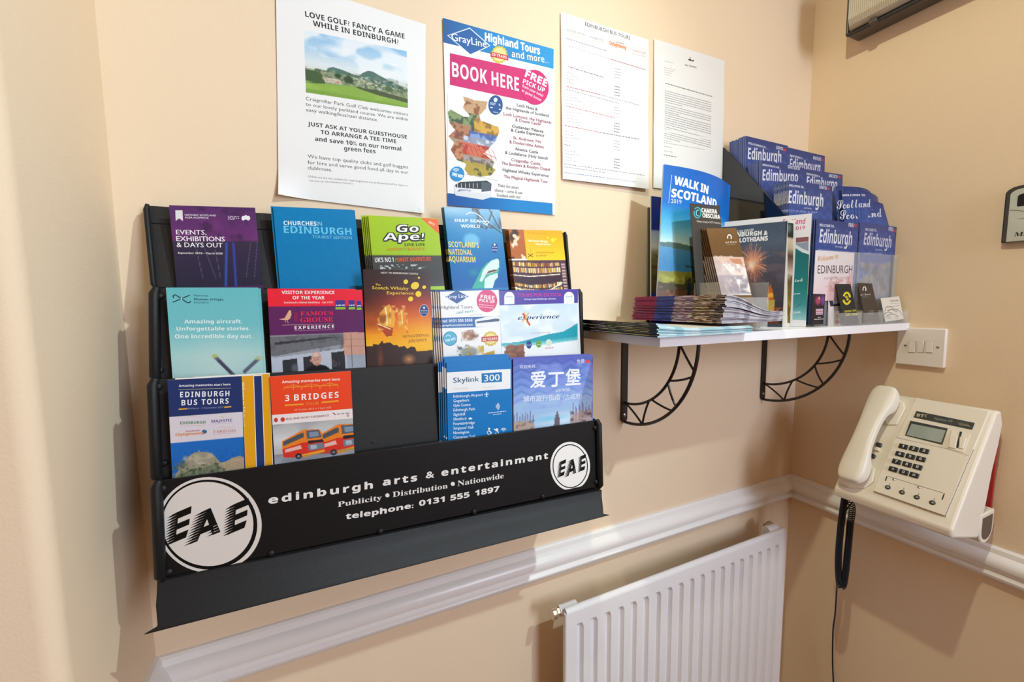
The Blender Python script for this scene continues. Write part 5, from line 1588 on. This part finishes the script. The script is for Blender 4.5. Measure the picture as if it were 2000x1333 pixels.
for cx in (1448, 1475, 1545): s.ring(cx, 1128, 13, 15, 3, '6a6660', 0, 360, 12)
s.done()

# ------------------------------------------------------------------ brochures left of the dispenser
UZ = V3((.54, -.84, 0)).normalized()


def zplane(label, tr, x, W, body, T, group=None, crop='K'):
    b = at(*tr, 0, x)
    s = Sheet('brochure', label, 'brochure', b - UZ * W, UZ, V3((0, 0, 1)), W, b.z - ZS - .0004, T, body, group)
    s.cr = CR[crop]
    return s


s = zplane('white brochure with pink lettering ending in 2019 above a teal page', (1586, 417), .905, .150, 'e2e2e4', .0015)
s.base('e4e4e8')
s.t('Scotland', 400, 200, 626, 192, 52, 'd0508a', 'b'); s.t('2019', 505, 258, 626, 246, 36, 'd0508a', 'f')
s.q([(535, 332), (662, 320), (662, 368), (535, 382)], '8a5a62'); s.q([(535, 385), (662, 372), (662, 500), (535, 440)], '8a9ab0')
s.q([(532, 420), (580, 452), (620, 480), (668, 500), (640, 1160), (500, 1152)], '23767c')
p = Pic(30, 60, [(0, '1f6c72'), (.5, '24807f'), (.75, '3f8f94'), (1, '9cc8c8')])
s.pic([(532, 470), (668, 505), (640, 1160), (500, 1152)], p)
s.q([(535, 400), (600, 440), (668, 470), (668, 500), (600, 478), (532, 435)], 'd8dee2')
s.t('ink', 525, 775, 605, 768, 40, 'e0eeee', 'c'); s.bars(515, 900, 578, 895, 14, 'd0e4e4', 2); s.l([(520, 1030), (545, 1022), (585, 992)], 5, '1a4a60'); s.t('Link', 515, 1092, 585, 1085, 24, 'e8f4f4', 'f')
s.done()
s = zplane('brochure page with a narrow dark photo strip and white border', (1553, 430), .880, .148, 'ece8e2', .001)
s.base('eceae6')
p = Pic(14, 80, [(0, '3a4a4c'), (.14, '2a3436'), (.16, 'd8ccb4'), (.25, 'c8bca0'), (.33, '5a4a44'), (.42, 'a08878'), (.5, 'd8c8bc'), (.58, '6a5a3a'), (.75, '8a7434'), (.9, 'b89c24'), (1, '8a7a2a')])
p.patch('4a3a24', 3, 20, .55, 3, .5, 1, 0, 1, .7).ell(.2, .06, .6, .06, '8a9aa0', .6, .6)
s.pic([(452, 178), (512, 188), (500, 1190), (450, 1185)], p)
s.done()
s = zplane('dark brochure with an orange firework over a lit clock tower', (1538, 432), .864, .149, 'c8c4c0', .002)
s.base('3a4450')
p = Pic(120, 160, [(0, '46566c'), (.2, '526074'), (.4, '4a4e5e'), (.6, '4a4852'), (.75, '40404c'), (1, '2e2420')])
p.patch('6a6068', 4, 9, .5, 4, .2, .6, 0, 1, .6, .2).patch('8a6a5a', 3, 12, .6, 7, .3, .55, .5, 1, .5, .2)
cx, cy = .46, .38
for k in range(90):
    r_ = random.Random(k)
    a_ = r_.uniform(0, 2 * PI)
    R_l = r_.uniform(.13, .25)
    p.line(cx + .03 * math.cos(a_), cy + .03 * math.sin(a_), cx + R_l * 1.15 * math.cos(a_), cy + R_l * .8 * math.sin(a_), .004, r_.choice(['e88a6a', 'f2b080', 'd86a58', 'f4d090']), .8)
p.ell(cx, cy, .25, .19, 'e8907a', .55, 1).ell(cx, cy, .16, .13, 'f8b888', .7, 1).ell(cx - .02, cy + .03, .08, .07, 'fff0d8', .95, 1).ell(cx, cy + .15, .22, .1, 'a86a5a', .5, 1)
p.poly([(.70, .78), (.72, .66), (.74, .63), (.755, .6), (.77, .63), (.79, .66), (.82, .78)], 'b8682a').ell(.76, .715, .055, .03, 'f0b840', .9, .4).poly([(.70, .76), (.83, .76), (.81, .90), (.73, .90)], 'b8a050').poly([(.72, .9), (.82, .9), (.9, 1), (.66, 1)], '6a3420')
p.patch('e87a3a', 12, 12, .62, 9, .84, .97, .4, 1, .9).patch('5a4a3c', 10, 10, .5, 19, .72, 1, 0, .6, .6).grain(.05, 3)
s.pic([(-160, 220), (430, 160), (430, 1190), (-160, 1200)], p)
s.t('GET OUT EXPLORE', -80, 285, 112, 262, 22, 'e8ecf0', 'b'); s.t('EDINBURGH &', -150, 328, 250, 302, 42, 'f0f2f4', 'bF'); s.t('THE LOTHIANS', -150, 388, 252, 358, 42, 'f0f2f4', 'bF')
s.bars(340, 1158, 395, 1150, 14, 'e8e0d8', 3)
s.done()

# walking brochure (large, curved cover)
bw = lambda u, v: .014 * math.sin(PI * min(1, u / .19)) - .03 * max(0, u / .19 - .72) ** 1.5
s = leaf('brochure', 'tall blue brochure reading WALK IN SCOTLAND, sea cliffs on its curved cover', 'brochure', (1297, 321), (1431, 361), -.075, .05, .300, 'b8c4cc', crop='WK', T=.003, bend=bw)
s.base('1f6cc4')
p = Pic(110, 190, [(0, '1c63be'), (.27, '1872cc'), (.33, '2e9ad8'), (.48, '7cc8e8'), (.56, 'd8ece8'), (.555, 'e0e8dc'), (.56, '5a9aca'), (.7, '3f86bc'), (1, '2f78b4')])
p.ell(.4, .5, .35, .08, 'b8e4f0', .6, 1)
p.poly([(0, .555), (.15, .545), (.4, .56), (.6, .585), (1, .57), (1, .62), (.7, .61), (.4, .60), (0, .58)], '5a7a78', .95)
p.poly([(.42, .66), (.6, .64), (.75, .62), (1, .63), (1, 1), (.5, 1), (.5, .8)], '4c5444').poly([(0, .76), (.3, .75), (.55, .73), (.8, .70), (1, .72), (1, 1), (0, 1)], '8a8a3c').poly([(0, .84), (.3, .81), (.6, .78), (1, .80), (1, 1), (0, 1)], '4f4a34')
p.patch('a8a848', 14, 16, .55, 4, .74, .84, 0, 1, .9).patch('3a3a2c', 14, 20, .5, 8, .66, .95, .3, 1, .6).poly([(0, .9), (.4, .88), (1, .86), (1, 1), (0, 1)], '6a4a34').patch('a86a44', 26, 30, .55, 14, .87, 1, 0, 1, .8).patch('38302a', 26, 30, .55, 24, .87, 1, 0, 1, .7)
for x in (.36, .47): p.ell(x, .87, .035, .06, '24303a', .95, .3).ell(x, .80, .018, .016, '2a2426', 1, .3).line(x, .9, x - .02, .97, .012, '20242a')
p.poly([(.3, .70), (.42, .705), (.4, .72), (.3, .715)], '3a4a54', .8).grain(.04, 3)
s.pic_uv([(0, s.H), (s.W, s.H), (s.W, s.H * .10), (0, s.H * .10)], p)
s.layer = 10
s.t('WALK IN', 305, 228, 522, 308, 60, 'f6f8fa', 'bF'); s.t('SCOTLAND', 288, 318, 592, 405, 60, 'f6f8fa', 'bF'); s.t('2019', 286, 362, 348, 374, 30, 'e0e8f0', ''); s.l([(292, 160), (272, 362)], 3, 'c8dcee')
s.done()
s = leaf('brochure', 'navy topped hill brochure peeping out left of the tall walking one', 'brochure', (1272, 383), (1400, 400), -.052, .03, .262, 'c0bcb0', crop='WK', T=.003)
s.base('243a94')
s.pic([(155, 308), (700, 380), (640, 1010), (105, 1010)], Pic(30, 60, [(0, '2a3f9c'), (.34, '24389a'), (.36, 'a8bcdc'), (.52, 'd8dce0'), (.58, '8a8468'), (.75, '6a6238'), (1, '4a4230')]).patch('3c3a28', 5, 18, .5, 4, .6, 1, 0, 1, .7))
s.done()
s = leaf('brochure', 'olive coloured brochure edge behind the navy topped one', 'brochure', (1266, 405), (1390, 420), -.040, .02, .25, '6a6a5c', crop='WK', T=.003)
s.base('5c5a44')
s.done()

s = leaf('leaflet', 'dark attraction leaflet with a round blue lens logo above the brown stack', 'leaflet', (1348, 397), (1406, 402), -.122, .1, .2, '3f3c38', crop='WK', T=.0015)
s.base('46423e')
s.ring(490, 428, 29, 42, 9, '3fa4b8', 20, 200, 16); s.ring(490, 428, 29, 42, 9, '3fa4b8', 220, 380, 16); s.ring(492, 430, 15, 24, 7, '6fc4d0', 60, 300, 12)
s.t('CAMERA', 520, 425, 632, 436, 30, 'eceae6', 'bF'); s.t('OBSCURA', 527, 462, 654, 475, 30, 'eceae6', 'bF'); s.t('Where seeing is NOT believing', 484, 497, 656, 510, 14, 'd0ccc6', 'f')
s.done()
s = leaf('leaflet', 'brown leaflet with a white loop emblem and bedroom photo, front of its stack', 'leaflet', (1379, 446), (1438, 446), -.138, .25, .205, '5a4530', group='brown bedroom photo leaflets', crop='WK', T=.0012)
s.base('6f5134')
p = Pic(60, 130, [(0, '7a5a38'), (.2, '70502e'), (.44, '6a4c30'), (.45, 'd8b8a8'), (.7, 'e8d8cc'), (.72, 'b0a4ac'), (.95, '8a8490'), (1, 'e8e4e0')])
p.poly([(.5, .47), (.9, .47), (.92, .58), (.6, .53)], 'c88a6a').patch('f4ece6', 6, 10, .45, 5, .55, .95, .2, 1, .9, .2).patch('a89098', 9, 14, .6, 8, .5, 1, 0, 1, .5).poly([(0, .45), (.2, .5), (.6, .78), (.6, 1), (0, 1)], 'b0a0a4', .5).grain(.04, 2)
s.pic([(555, 530), (775, 535), (880, 1025), (660, 1025)], p)
s.ring(721, 607, 17, 22, 7, 'f4f0ea', 150, 400, 16); s.t('arden', 694, 650, 773, 645, 14, 'e8e0d6', 'fw'); s.bars(705, 660, 765, 657, 5, 'a89880', 3); s.t('stay with us a while...', 612, 748, 760, 752, 12, 'e8dcd0', 'i')
o = s.done()
for i in range(1, 8):
    dup(o, (-.0006 * i, .0042 * i, .0004 * i), 'brown bedroom photo leaflet, mostly hidden, %s from the front of its stack' % ORD[i - 1])
clear('leaflet_holder', 'clear plastic holder around the stack of brown leaflets',
      [('front_wall', (.690, -.1995, ZS + .0005), (.800, -.1983, -.148)), ('side_wall', (.690, -.1983, ZS + .0005), (.6912, -.125, -.12)), ('side_wall', (.7988, -.1983, ZS + .0005), (.800, -.125, -.12)), ('base', (.690, -.1983, ZS + .0005), (.800, -.125, ZS + .0017))])


# ------------------------------------------------------------------ piles of magazines
def magazine(label, group, x0, y0, W, D, z, tl, hprof, i, left, front, top, rot=0, name='magazine'):
    """lies flat: spine on the left (x0), W across, D deep; z0 bottom of this copy; hprof(u) = pile height scale"""
    r = random.Random(i * 13 + int(W * 1000))
    nx, ny = 12, 8
    P = lambda u, v, k: (u * W, v * D, z + hprof(u) * (i + k) * tl)
    vs, fs, cs = [], [], []
    s_ = Sheet(name, None, None, (0, 0, 0), (1, 0, 0), (0, 0, 1), 1, 1, make=False)

    def patchf(pts, colf, n, m):
        n0 = len(vs)
        for j in range(m + 1):
            for k in range(n + 1): vs.append(pts(k / n, j / m))
        for j in range(m):
            for k in range(n):
                fs.append((n0 + j * (n + 1) + k, n0 + j * (n + 1) + k + 1, n0 + (j + 1) * (n + 1) + k + 1, n0 + (j + 1) * (n + 1) + k))
                cs.extend([colf(k / n, j / m)] * 4)
    patchf(lambda u, v: P(u, v, .9), lambda u, v: hx(top(u, v)), nx, ny)
    patchf(lambda u, v: P(u, 1 - v, 0), lambda u, v: hx(top(u, v)), nx, ny)
    edge = lambda c_, v: hx(c_) if v < .5 else tuple(q * .92 for q in hx(c_))
    patchf(lambda u, v: P(u, 0, v * .9), lambda u, v: hx(front[int(u * 9.9) % len(front)] if r.random() > .15 else r.choice(front)), nx, 2)
    patchf(lambda u, v: P(1 - u, 1, v * .9), lambda u, v: hx('d8d4d4'), nx, 2)
    patchf(lambda u, v: P(0, 1 - u, v * .9) if True else 0, lambda u, v: hx(left((1 - u), v, r)), 24, 3)
    patchf(lambda u, v: P(1, u, v * .9), lambda u, v: hx('cfcdd2'), 4, 2)
    me = bpy.data.meshes.new(name)
    me.from_pydata(vs, [], fs)
    ca = me.color_attributes.new('Col', 'FLOAT_COLOR', 'CORNER')
    arr = np.ones((len(cs), 4), dtype=np.float32)
    arr[:, :3] = np.array(cs)
    ca.data.foreach_set('color', arr.ravel())
    me.materials.append(M['prg'])
    bm = bmesh.new()
    bm.from_mesh(me)
    bmesh.ops.remove_doubles(bm, verts=bm.verts, dist=1e-6)
    bm.to_mesh(me)
    bm.free()
    o = bpy.data.objects.new(name, me)
    C.objects.link(o)
    o.location = (x0 + r.uniform(-.0025, .0025), y0 + r.uniform(-.002, .004), 0)
    o.rotation_euler = (0, 0, rot + r.uniform(-.012, .012))
    tag(o, label, 'magazine', group)
    return o


def left_low(v, k, r):      # v: 0 front .. 1 back
    if k < .45: return '1d1a18'
    if v > .82: return '1f1c1e'
    if v > .6: return r.choice(['d8dae2', 'b0b2bc', 'f0f0f4'])
    if v > .12: return r.choice(['e0c85c', 'c8b050', 'e8dca0', 'f0e8c8', '8a7a40'])
    return '1f1c1a'


for i in range(8):
    lab = 'black spined magazine in the low pile on the shelf, %s from the bottom' % ORD[i - 1] if i else 'black spined magazine lying directly on the shelf under the low pile'
    if i == 7: lab = 'topmost magazine of the low black spined pile, pale cover showing'
    magazine(lab, 'low pile of black spined magazines', .4985 - .018, -.2505, .203, .206, ZS + .0006, .0026, lambda u: 1 - .5 * min(1, u * 2.2) * (2 - min(1, u * 2.2)) * .9, i, left_low,
             ['a8ccd8', '8fbccc', 'b8d8e0', 'c8dce4', '9cc4d0'], lambda u, v: 'e6dcc8' if v < .35 else ('f0eadc' if v < .5 else '8a84c8'))


def left_up(v, k, r):
    if v > .74: return r.choice(['9a1f4c', '8a1c48', 'a82858', '7a2458'])
    if v > .52: return r.choice(['3a4c9a', '34448c', '4a5aa8', '2f3a7a'])
    if v > .3: return r.choice(['b8a8b4', '8a7a9a', 'd0c4c8', '5a5078', '9a6a74', 'c8b8c0'])
    if v > .1: return r.choice(['b89a6c', 'c8b4a0', '6a4a30', '8a7a74', 'd8ccc0', '4a3a34'])
    return r.choice(['4a3a34', '8a7a70', '2a2422', 'b8a89c'])


for i in range(19):
    lab = 'crimson and blue edged magazine in the tall pile, %s from the bottom' % ORD[i - 1] if i else 'crimson and blue edged magazine at the very bottom of the tall pile'
    if i == 18: lab = 'topmost magazine of the tall crimson and blue pile, curling at the right'
    magazine(lab, 'tall pile of crimson and blue magazines', .612 + .0006 * i, -.2490, .150, .206, ZS + .0006 + .0192 - .003, .0024,
             lambda u: (1 - .62 * (1 - math.cos(PI * min(1, u * 1.25))) / 2) , i, left_up, ['b8b4bc', 'a8a4b0', 'c4c0c8', '9a96a4', 'd0ccd2'],
             lambda u, v: ('7a2050' if v > .74 else '3a4c9a' if v > .52 else 'c8a878' if v > .2 else '2a2422') if u < .8 else 'c8c4cc')

# ------------------------------------------------------------------ payphone on the right wall
A_, B_p = V3((XR - .055, -.207, -.365)), V3((XR - .200, -.207, -.562))
Vp = (A_ - B_p).normalized()
PW, PHH = .188, (A_ - B_p).length
ph = Sheet('payphone', None, None, A_, (0, -1, 0), Vp, PW, PHH, make=False, pm='prn')
ph.cr = CR['PH']
root = empty('payphone')
root.matrix_basis = ph.M
tag(root, 'cream desk style payphone mounted on the wall in the corner', 'phone')
Mi = ph.M.inverted()


def uvp(x, y):
    u, v = ph.L(x, y)
    return u - PW / 2, v


def plateq(name, pts, n0, n1, m, parent=None, bevel=.0006, seg=2, smooth=True):
    """polygon in crop points raised from n0 to n1 off the face"""
    q = [uvp(*p) for p in pts]
    return MB().prism([(a, -n0, b) for a, b in q], (0, n0 - n1, 0)).link(name, m, parent or root, bevel=bevel, seg=seg, smooth=smooth)


# body: side outline in world (x, z) extruded across the width, then moved to local space
yR = -.207 - PW
outl = [A_.copy(), B_p.copy()]
side_pts = [(1868, 1054), (1899, 1032), (1915, 985), (1924, 948), (1934, 895), (1953, 852)]
prof = [(A_.x, A_.z), (B_p.x, B_p.z), (B_p.x + .004, B_p.z - .016), (XR - .085, -.606), (XR - .062, -.54), (XR - .048, -.48), (XR - .030, -.43), (XR - .022, -.392), (XR - .034, -.366)]
b_ = MB().prism([Mi @ V3((x, -.207, z)) for x, z in prof], (Mi.to_3x3() @ V3((0, -PW, 0))))
b_.link('body', M['cream'], root, bevel=.005, seg=3)
# handset cradle strip (left) and main fascia (right)
plateq('fascia', [(862, 120), (1480, 235), (1345, 560), (1110, 1120), (500, 908), (690, 470)], -.0005, .0035, M['creamd'], bevel=.0015)
plateq('keypad_plate', [(688, 462), (1120, 552), (1300, 610), (1108, 1118), (505, 908)], .0035, .0042, M['creamd'], bevel=.0004)
plateq('brand_strip', [(865, 237), (1355, 338), (1332, 395), (842, 290)], .0035, .0045, M['dark'], bevel=.0003)
plateq('screen_bezel', [(815, 318), (1128, 384), (1082, 520), (770, 442)], .0035, .0046, M['dark'], bevel=.0003)
plateq('screen', [(826, 345), (1112, 402), (1074, 506), (782, 440)], .0046, .0049, M['lcd'], bevel=.0001)
plateq('card_slot_plate', [(1165, 398), (1322, 430), (1265, 590), (1110, 548)], .0035, .0048, M['cream'], bevel=.001)
plateq('card_guide', [(1150, 440), (1215, 450), (1200, 560), (1135, 548)], .0048, .0075, M['creamd'], bevel=.0015)
plateq('card_guide', [(1232, 455), (1292, 468), (1262, 560), (1222, 556)], .0048, .0075, M['creamd'], bevel=.0015)
plateq('card_slot', [(1231, 412), (1250, 415), (1218, 550), (1198, 546)], .0048, .0052, M['key'], bevel=0)
# twelve keys
K00, K02, K30 = np.array((757, 537)), np.array((929, 575)), np.array((673, 728))
for r_ in range(4):
    for c_ in range(3):
        cx, cy = K00 + (K02 - K00) * c_ / 2 + (K30 - K00) * r_ / 3 + np.array((c_ * 2, c_ * r_ * 2.0))
        u, v = uvp(cx, cy)
        kb = MB().box((u - .0070, -.0070, v - .0050), (u + .0070, -.0042, v + .0050)).link('key', M['key'], root, bevel=.0012)
        ks = Sheet('digit', None, None, (0, 0, 0), (1, 0, 0), (0, 0, 1), PW, PHH, make=False, pm='prn')
        tx = '123456789*0#'[r_ * 3 + c_]
        co_, fs, cap = glyphs(tx, 'b')
        sc_ = .0056 / cap if tx not in '*' else .008 / cap
        mx_ = (co_[:, 0].max() + co_[:, 0].min()) / 2
        my_ = (co_[:, 1].max() + co_[:, 1].min()) / 2
        ks.put([(u + PW / 2 + (p[0] - mx_) * sc_, v + (p[1] - my_) * sc_) for p in co_], fs, [hx('dfe2e6')] * len(fs), 1)
        ks.done('digit', kb).location = (0, -.00705, 0)
# locks and frame line
for (x, y) in ((626, 878), (745, 920), (869, 962), (1000, 1008)):
    u, v = uvp(x, y)
    lk = MB().dome((u, -.0042, v), (0, -1, 0), .0046, .0012, 16).link('lock', M['dark'], root)
    MB().dome((u, -.0052, v), (0, -1, 0), .0018, .0010, 10).link('lock_core', M['screw'], lk)
for (x, y) in ((676, 812), (887, 878)):
    u, v = uvp(x, y)
    MB().dome((u, -.0042, v), (0, -1, 0), .0026, .0010, 12).link('screw', M['screw'], root)
pr = Sheet('print', None, None, A_, (0, -1, 0), Vp, PW, PHH, make=False, pm='prn')
pr.cr = CR['PH']
pr.step = 1e-5
pr.layer = 430
for P_, wd in (([(612, 826), (604, 822), (622, 784), (1102, 930), (1084, 985)], 4), ([(505, 908), (1108, 1120)], 5), ([(1108, 1120), (1345, 560)], 4)): pr.l(P_, wd, '4a4238')
pr.l([(607, 822), (618, 788)], 10, '3a342c'); pr.l([(1082, 982), (1098, 936)], 10, '3a342c')
for (x, y) in ((640, 862), (759, 902), (884, 945), (1016, 988)): pr.l([(x, y), (x + 2, y - 20)], 4, '5a5248')
pr.l([(700, 460), (1112, 553)], 3, '8a7e68'); pr.l([(1112, 553), (1300, 612)], 3, '8a7e68')
pr.layer = 470
pr.t('BT', 866, 283, 925, 292, 24, 'c8bc9c', 'bF'); pr.l([(935, 285), (950, 268), (965, 262)], 6, 'b8ac8c'); pr.l([(940, 270), (948, 292)], 5, 'b8ac8c')
pr.t('Payphone 190', 1015, 308, 1165, 336, 18, '9aa090', 'f'); pr.l([(1215, 340), (1310, 360)], 5, 'b8a868'); pr.l([(1225, 352), (1315, 368)], 4, 'd8d0b0'); pr.l([(1210, 330), (1300, 345)], 3, '8a8a78')
po = pr.done('fascia_print', root)
po.matrix_basis = Matrix.Identity(4)
# small rest buttons beside the handset
for (x, y, m_) in ((548, 518, 'dark'), (532, 555, 'creamd'), (495, 612, 'dark')):
    u, v = uvp(x, y)
    MB().box((u - .0045, -.006, v - .004), (u + .0045, .001, v + .004)).link('cradle_button', M[m_], root, bevel=.001)
# cradle recess lips
for pts in ([(540, 95), (640, 88), (760, 170), (770, 215), (700, 350), (610, 352), (560, 220)], [(215, 770), (300, 720), (480, 690), (520, 720), (500, 830), (430, 880), (300, 880), (215, 835)]):
    plateq('cradle_cup', pts, -.001, .004, M['creamd'], bevel=.002)
# side tray, wall mount and red backing strip
MB().box((0, 0, 0), (.045, .15, .20)).link('wall_mount', M['cream'], None, bevel=.003)
wm = bpy.data.objects['wall_mount']
wm.parent = root
wm.matrix_basis = Mi @ Matrix.Translation((XR - .0455, -.207 - .165, -.60))
rb = MB().box((0, 0, 0), (.006, .16, .17)).link('red_backing', M['red'], root, bevel=.001)
rb.matrix_basis = Mi @ Matrix.Translation((XR - .010, -.207 - .180, -.595))
tr_ = MB()
k = 12
ring_o = [(XR - .055 + .030 * math.cos(a), -.600 + .004 + .026 * math.sin(a)) for a in [PI + PI * i / k for i in range(k + 1)]]
tr_.prism([(x, yR - .001, z) for x, z in ring_o] + [(XR - .025, yR - .001, -.560), (XR - .085, yR - .001, -.560)], (0, .028, 0))
t_o = tr_.link('coin_tray', M['creamd'], root, bevel=.002)
t_o.matrix_basis = Mi
ti = MB().prism([(XR - .055 + .022 * math.cos(a), yR - .0016, -.596 + .018 * math.sin(a)) for a in [PI + PI * i / k for i in range(k + 1)]] + [(XR - .033, yR - .0016, -.568), (XR - .077, yR - .0016, -.568)], (0, .002, 0)).link('tray_opening', M['greym'], t_o)

# handset: loft along the face
hA, hB = uvp(640, 130), uvp(350, 820)
ax = V3((hB[0] - hA[0], 0, hB[1] - hA[1]))
Lh = ax.length
ax.normalize()
wdv = V3((-ax.z, 0, ax.x))
if wdv.x < 0: wdv = -wdv
hs, hf = [], []
st = [(-.002, .013, .030, .046), (.002, .019, .022, .050), (.012, .0235, .008, .053), (.028, .0245, .005, .055), (.042, .0235, .007, .056), (.050, .022, .020, .057), (.058, .0205, .030, .058), (.075, .0185, .034, .060), (Lh * .5, .0180, .035, .061),
      (Lh - .075, .0185, .034, .060), (Lh - .058, .0205, .030, .058), (Lh - .050, .022, .020, .057), (Lh - .042, .0235, .007, .056), (Lh - .028, .0245, .005, .055), (Lh - .012, .0235, .008, .053), (Lh - .002, .019, .022, .050), (Lh + .002, .013, .030, .046)]
kk = 20
o0 = V3((hA[0], 0, hA[1])) - ax * .012
for (sv, hw, n0, n1) in st:
    c_ = o0 + ax * (sv * (Lh + .022) / Lh)
    for j in range(kk):
        a = 2 * PI * j / kk
        ca, sa = math.cos(a), math.sin(a)
        px = abs(ca) ** .55 * (1 if ca > 0 else -1) * hw
        pn = (n0 + n1) / 2 + abs(sa) ** .55 * (1 if sa > 0 else -1) * (n1 - n0) / 2
        hs.append(c_ + wdv * px + V3((0, -pn * .78, 0)))
ns = len(st)
hf = [(i * kk + j, i * kk + (j + 1) % kk, (i + 1) * kk + (j + 1) % kk, (i + 1) * kk + j) for i in range(ns - 1) for j in range(kk)] + [tuple(range(kk)), tuple(range((ns - 1) * kk, ns * kk))]
hd = MB().add(hs, hf).link('handset', M['cream'], root)
sub = hd.modifiers.new('sub', 'SUBSURF')
sub.levels = sub.render_levels = 2

# coiled cord: from the handset end down, loop, back up to the body
pts = [at(1655, 945, 0, 1.085), at(1648, 985, 0, 1.09), at(1641, 1040, 0, 1.095), at(1637, 1100, 0, 1.10), at(1640, 1142, 0, 1.10), at(1648, 1140, 0, 1.104), at(1655, 1085, 0, 1.108), at(1660, 1030, 0, 1.105), at(1664, 990, 0, 1.10), at(1650, 972, 0, 1.09)]


def spline(P, n):
    out = []
    for i in range(len(P) - 1):
        p0, p1, p2, p3 = P[max(i - 1, 0)], P[i], P[i + 1], P[min(i + 2, len(P) - 1)]
        for k in range(n):
            t = k / n
            out.append(.5 * ((2 * p1) + (p2 - p0) * t + (2 * p0 - 5 * p1 + 4 * p2 - p3) * t * t + (3 * p1 - p0 - 3 * p2 + p3) * t ** 3))
    return out + [P[-1]]


pth = spline(pts, 40)
cum = [0]
for a, b in zip(pth[:-1], pth[1:]): cum.append(cum[-1] + (b - a).length)
Lc = cum[-1]


def along(s_):
    import bisect
    i = min(max(bisect.bisect_right(cum, s_) - 1, 0), len(pth) - 2)
    f = (s_ - cum[i]) / max(cum[i + 1] - cum[i], 1e-9)
    return pth[i].lerp(pth[i + 1], f), (pth[i + 1] - pth[i]).normalized()


hel = []
ph_ = 0.0
s_ = .028
fr = V3((0, 1, 0))
hel.append(along(0)[0])
hel.append(along(.015)[0])
while s_ < Lc - .004:
    p_, t_ = along(s_)
    fr = (fr - t_ * fr.dot(t_)).normalized()
    bn = t_.cross(fr)
    near_end = s_ > Lc - .062
    pitch = .0052 if near_end else .0027
    rr = .0058 * min(1, (s_ - .02) / .012)
    hel.append(p_ + (fr * math.cos(ph_) + bn * math.sin(ph_)) * rr)
    ph_ += 2 * PI / 9
    s_ += pitch / 9
cc = MB().tube(hel, .00115, 5).link('coiled_cord', M['cord'], None)
cc.parent = root
cc.matrix_basis = Mi
bs = MB().tube([along(0)[0], along(.012)[0], along(.03)[0]], [.0036, .003, .0022], 8).link('cord_sleeve', M['dark'], cc)
wr = spline([at(1636, 1130, 0, 1.16), at(1634, 1155, 0, 1.19), at(1631, 1200, 0, 1.215), at(1627, 1232, 0, 1.222), at(1626, 1290, 0, 1.226), at(1628, 1340, 0, 1.228), at(1630, 1420, 0, 1.228)], 8)
wu = spline([V3((XR - .105, -.215, -.590)), at(1646, 1010, 0, 1.135), at(1640, 1080, 0, 1.15), wr[0]], 8)
wc = MB().tube(wu + wr[1:], .0017, 6).link('phone_cable', M['cord'], None)
wc.parent = root
wc.matrix_basis = Mi
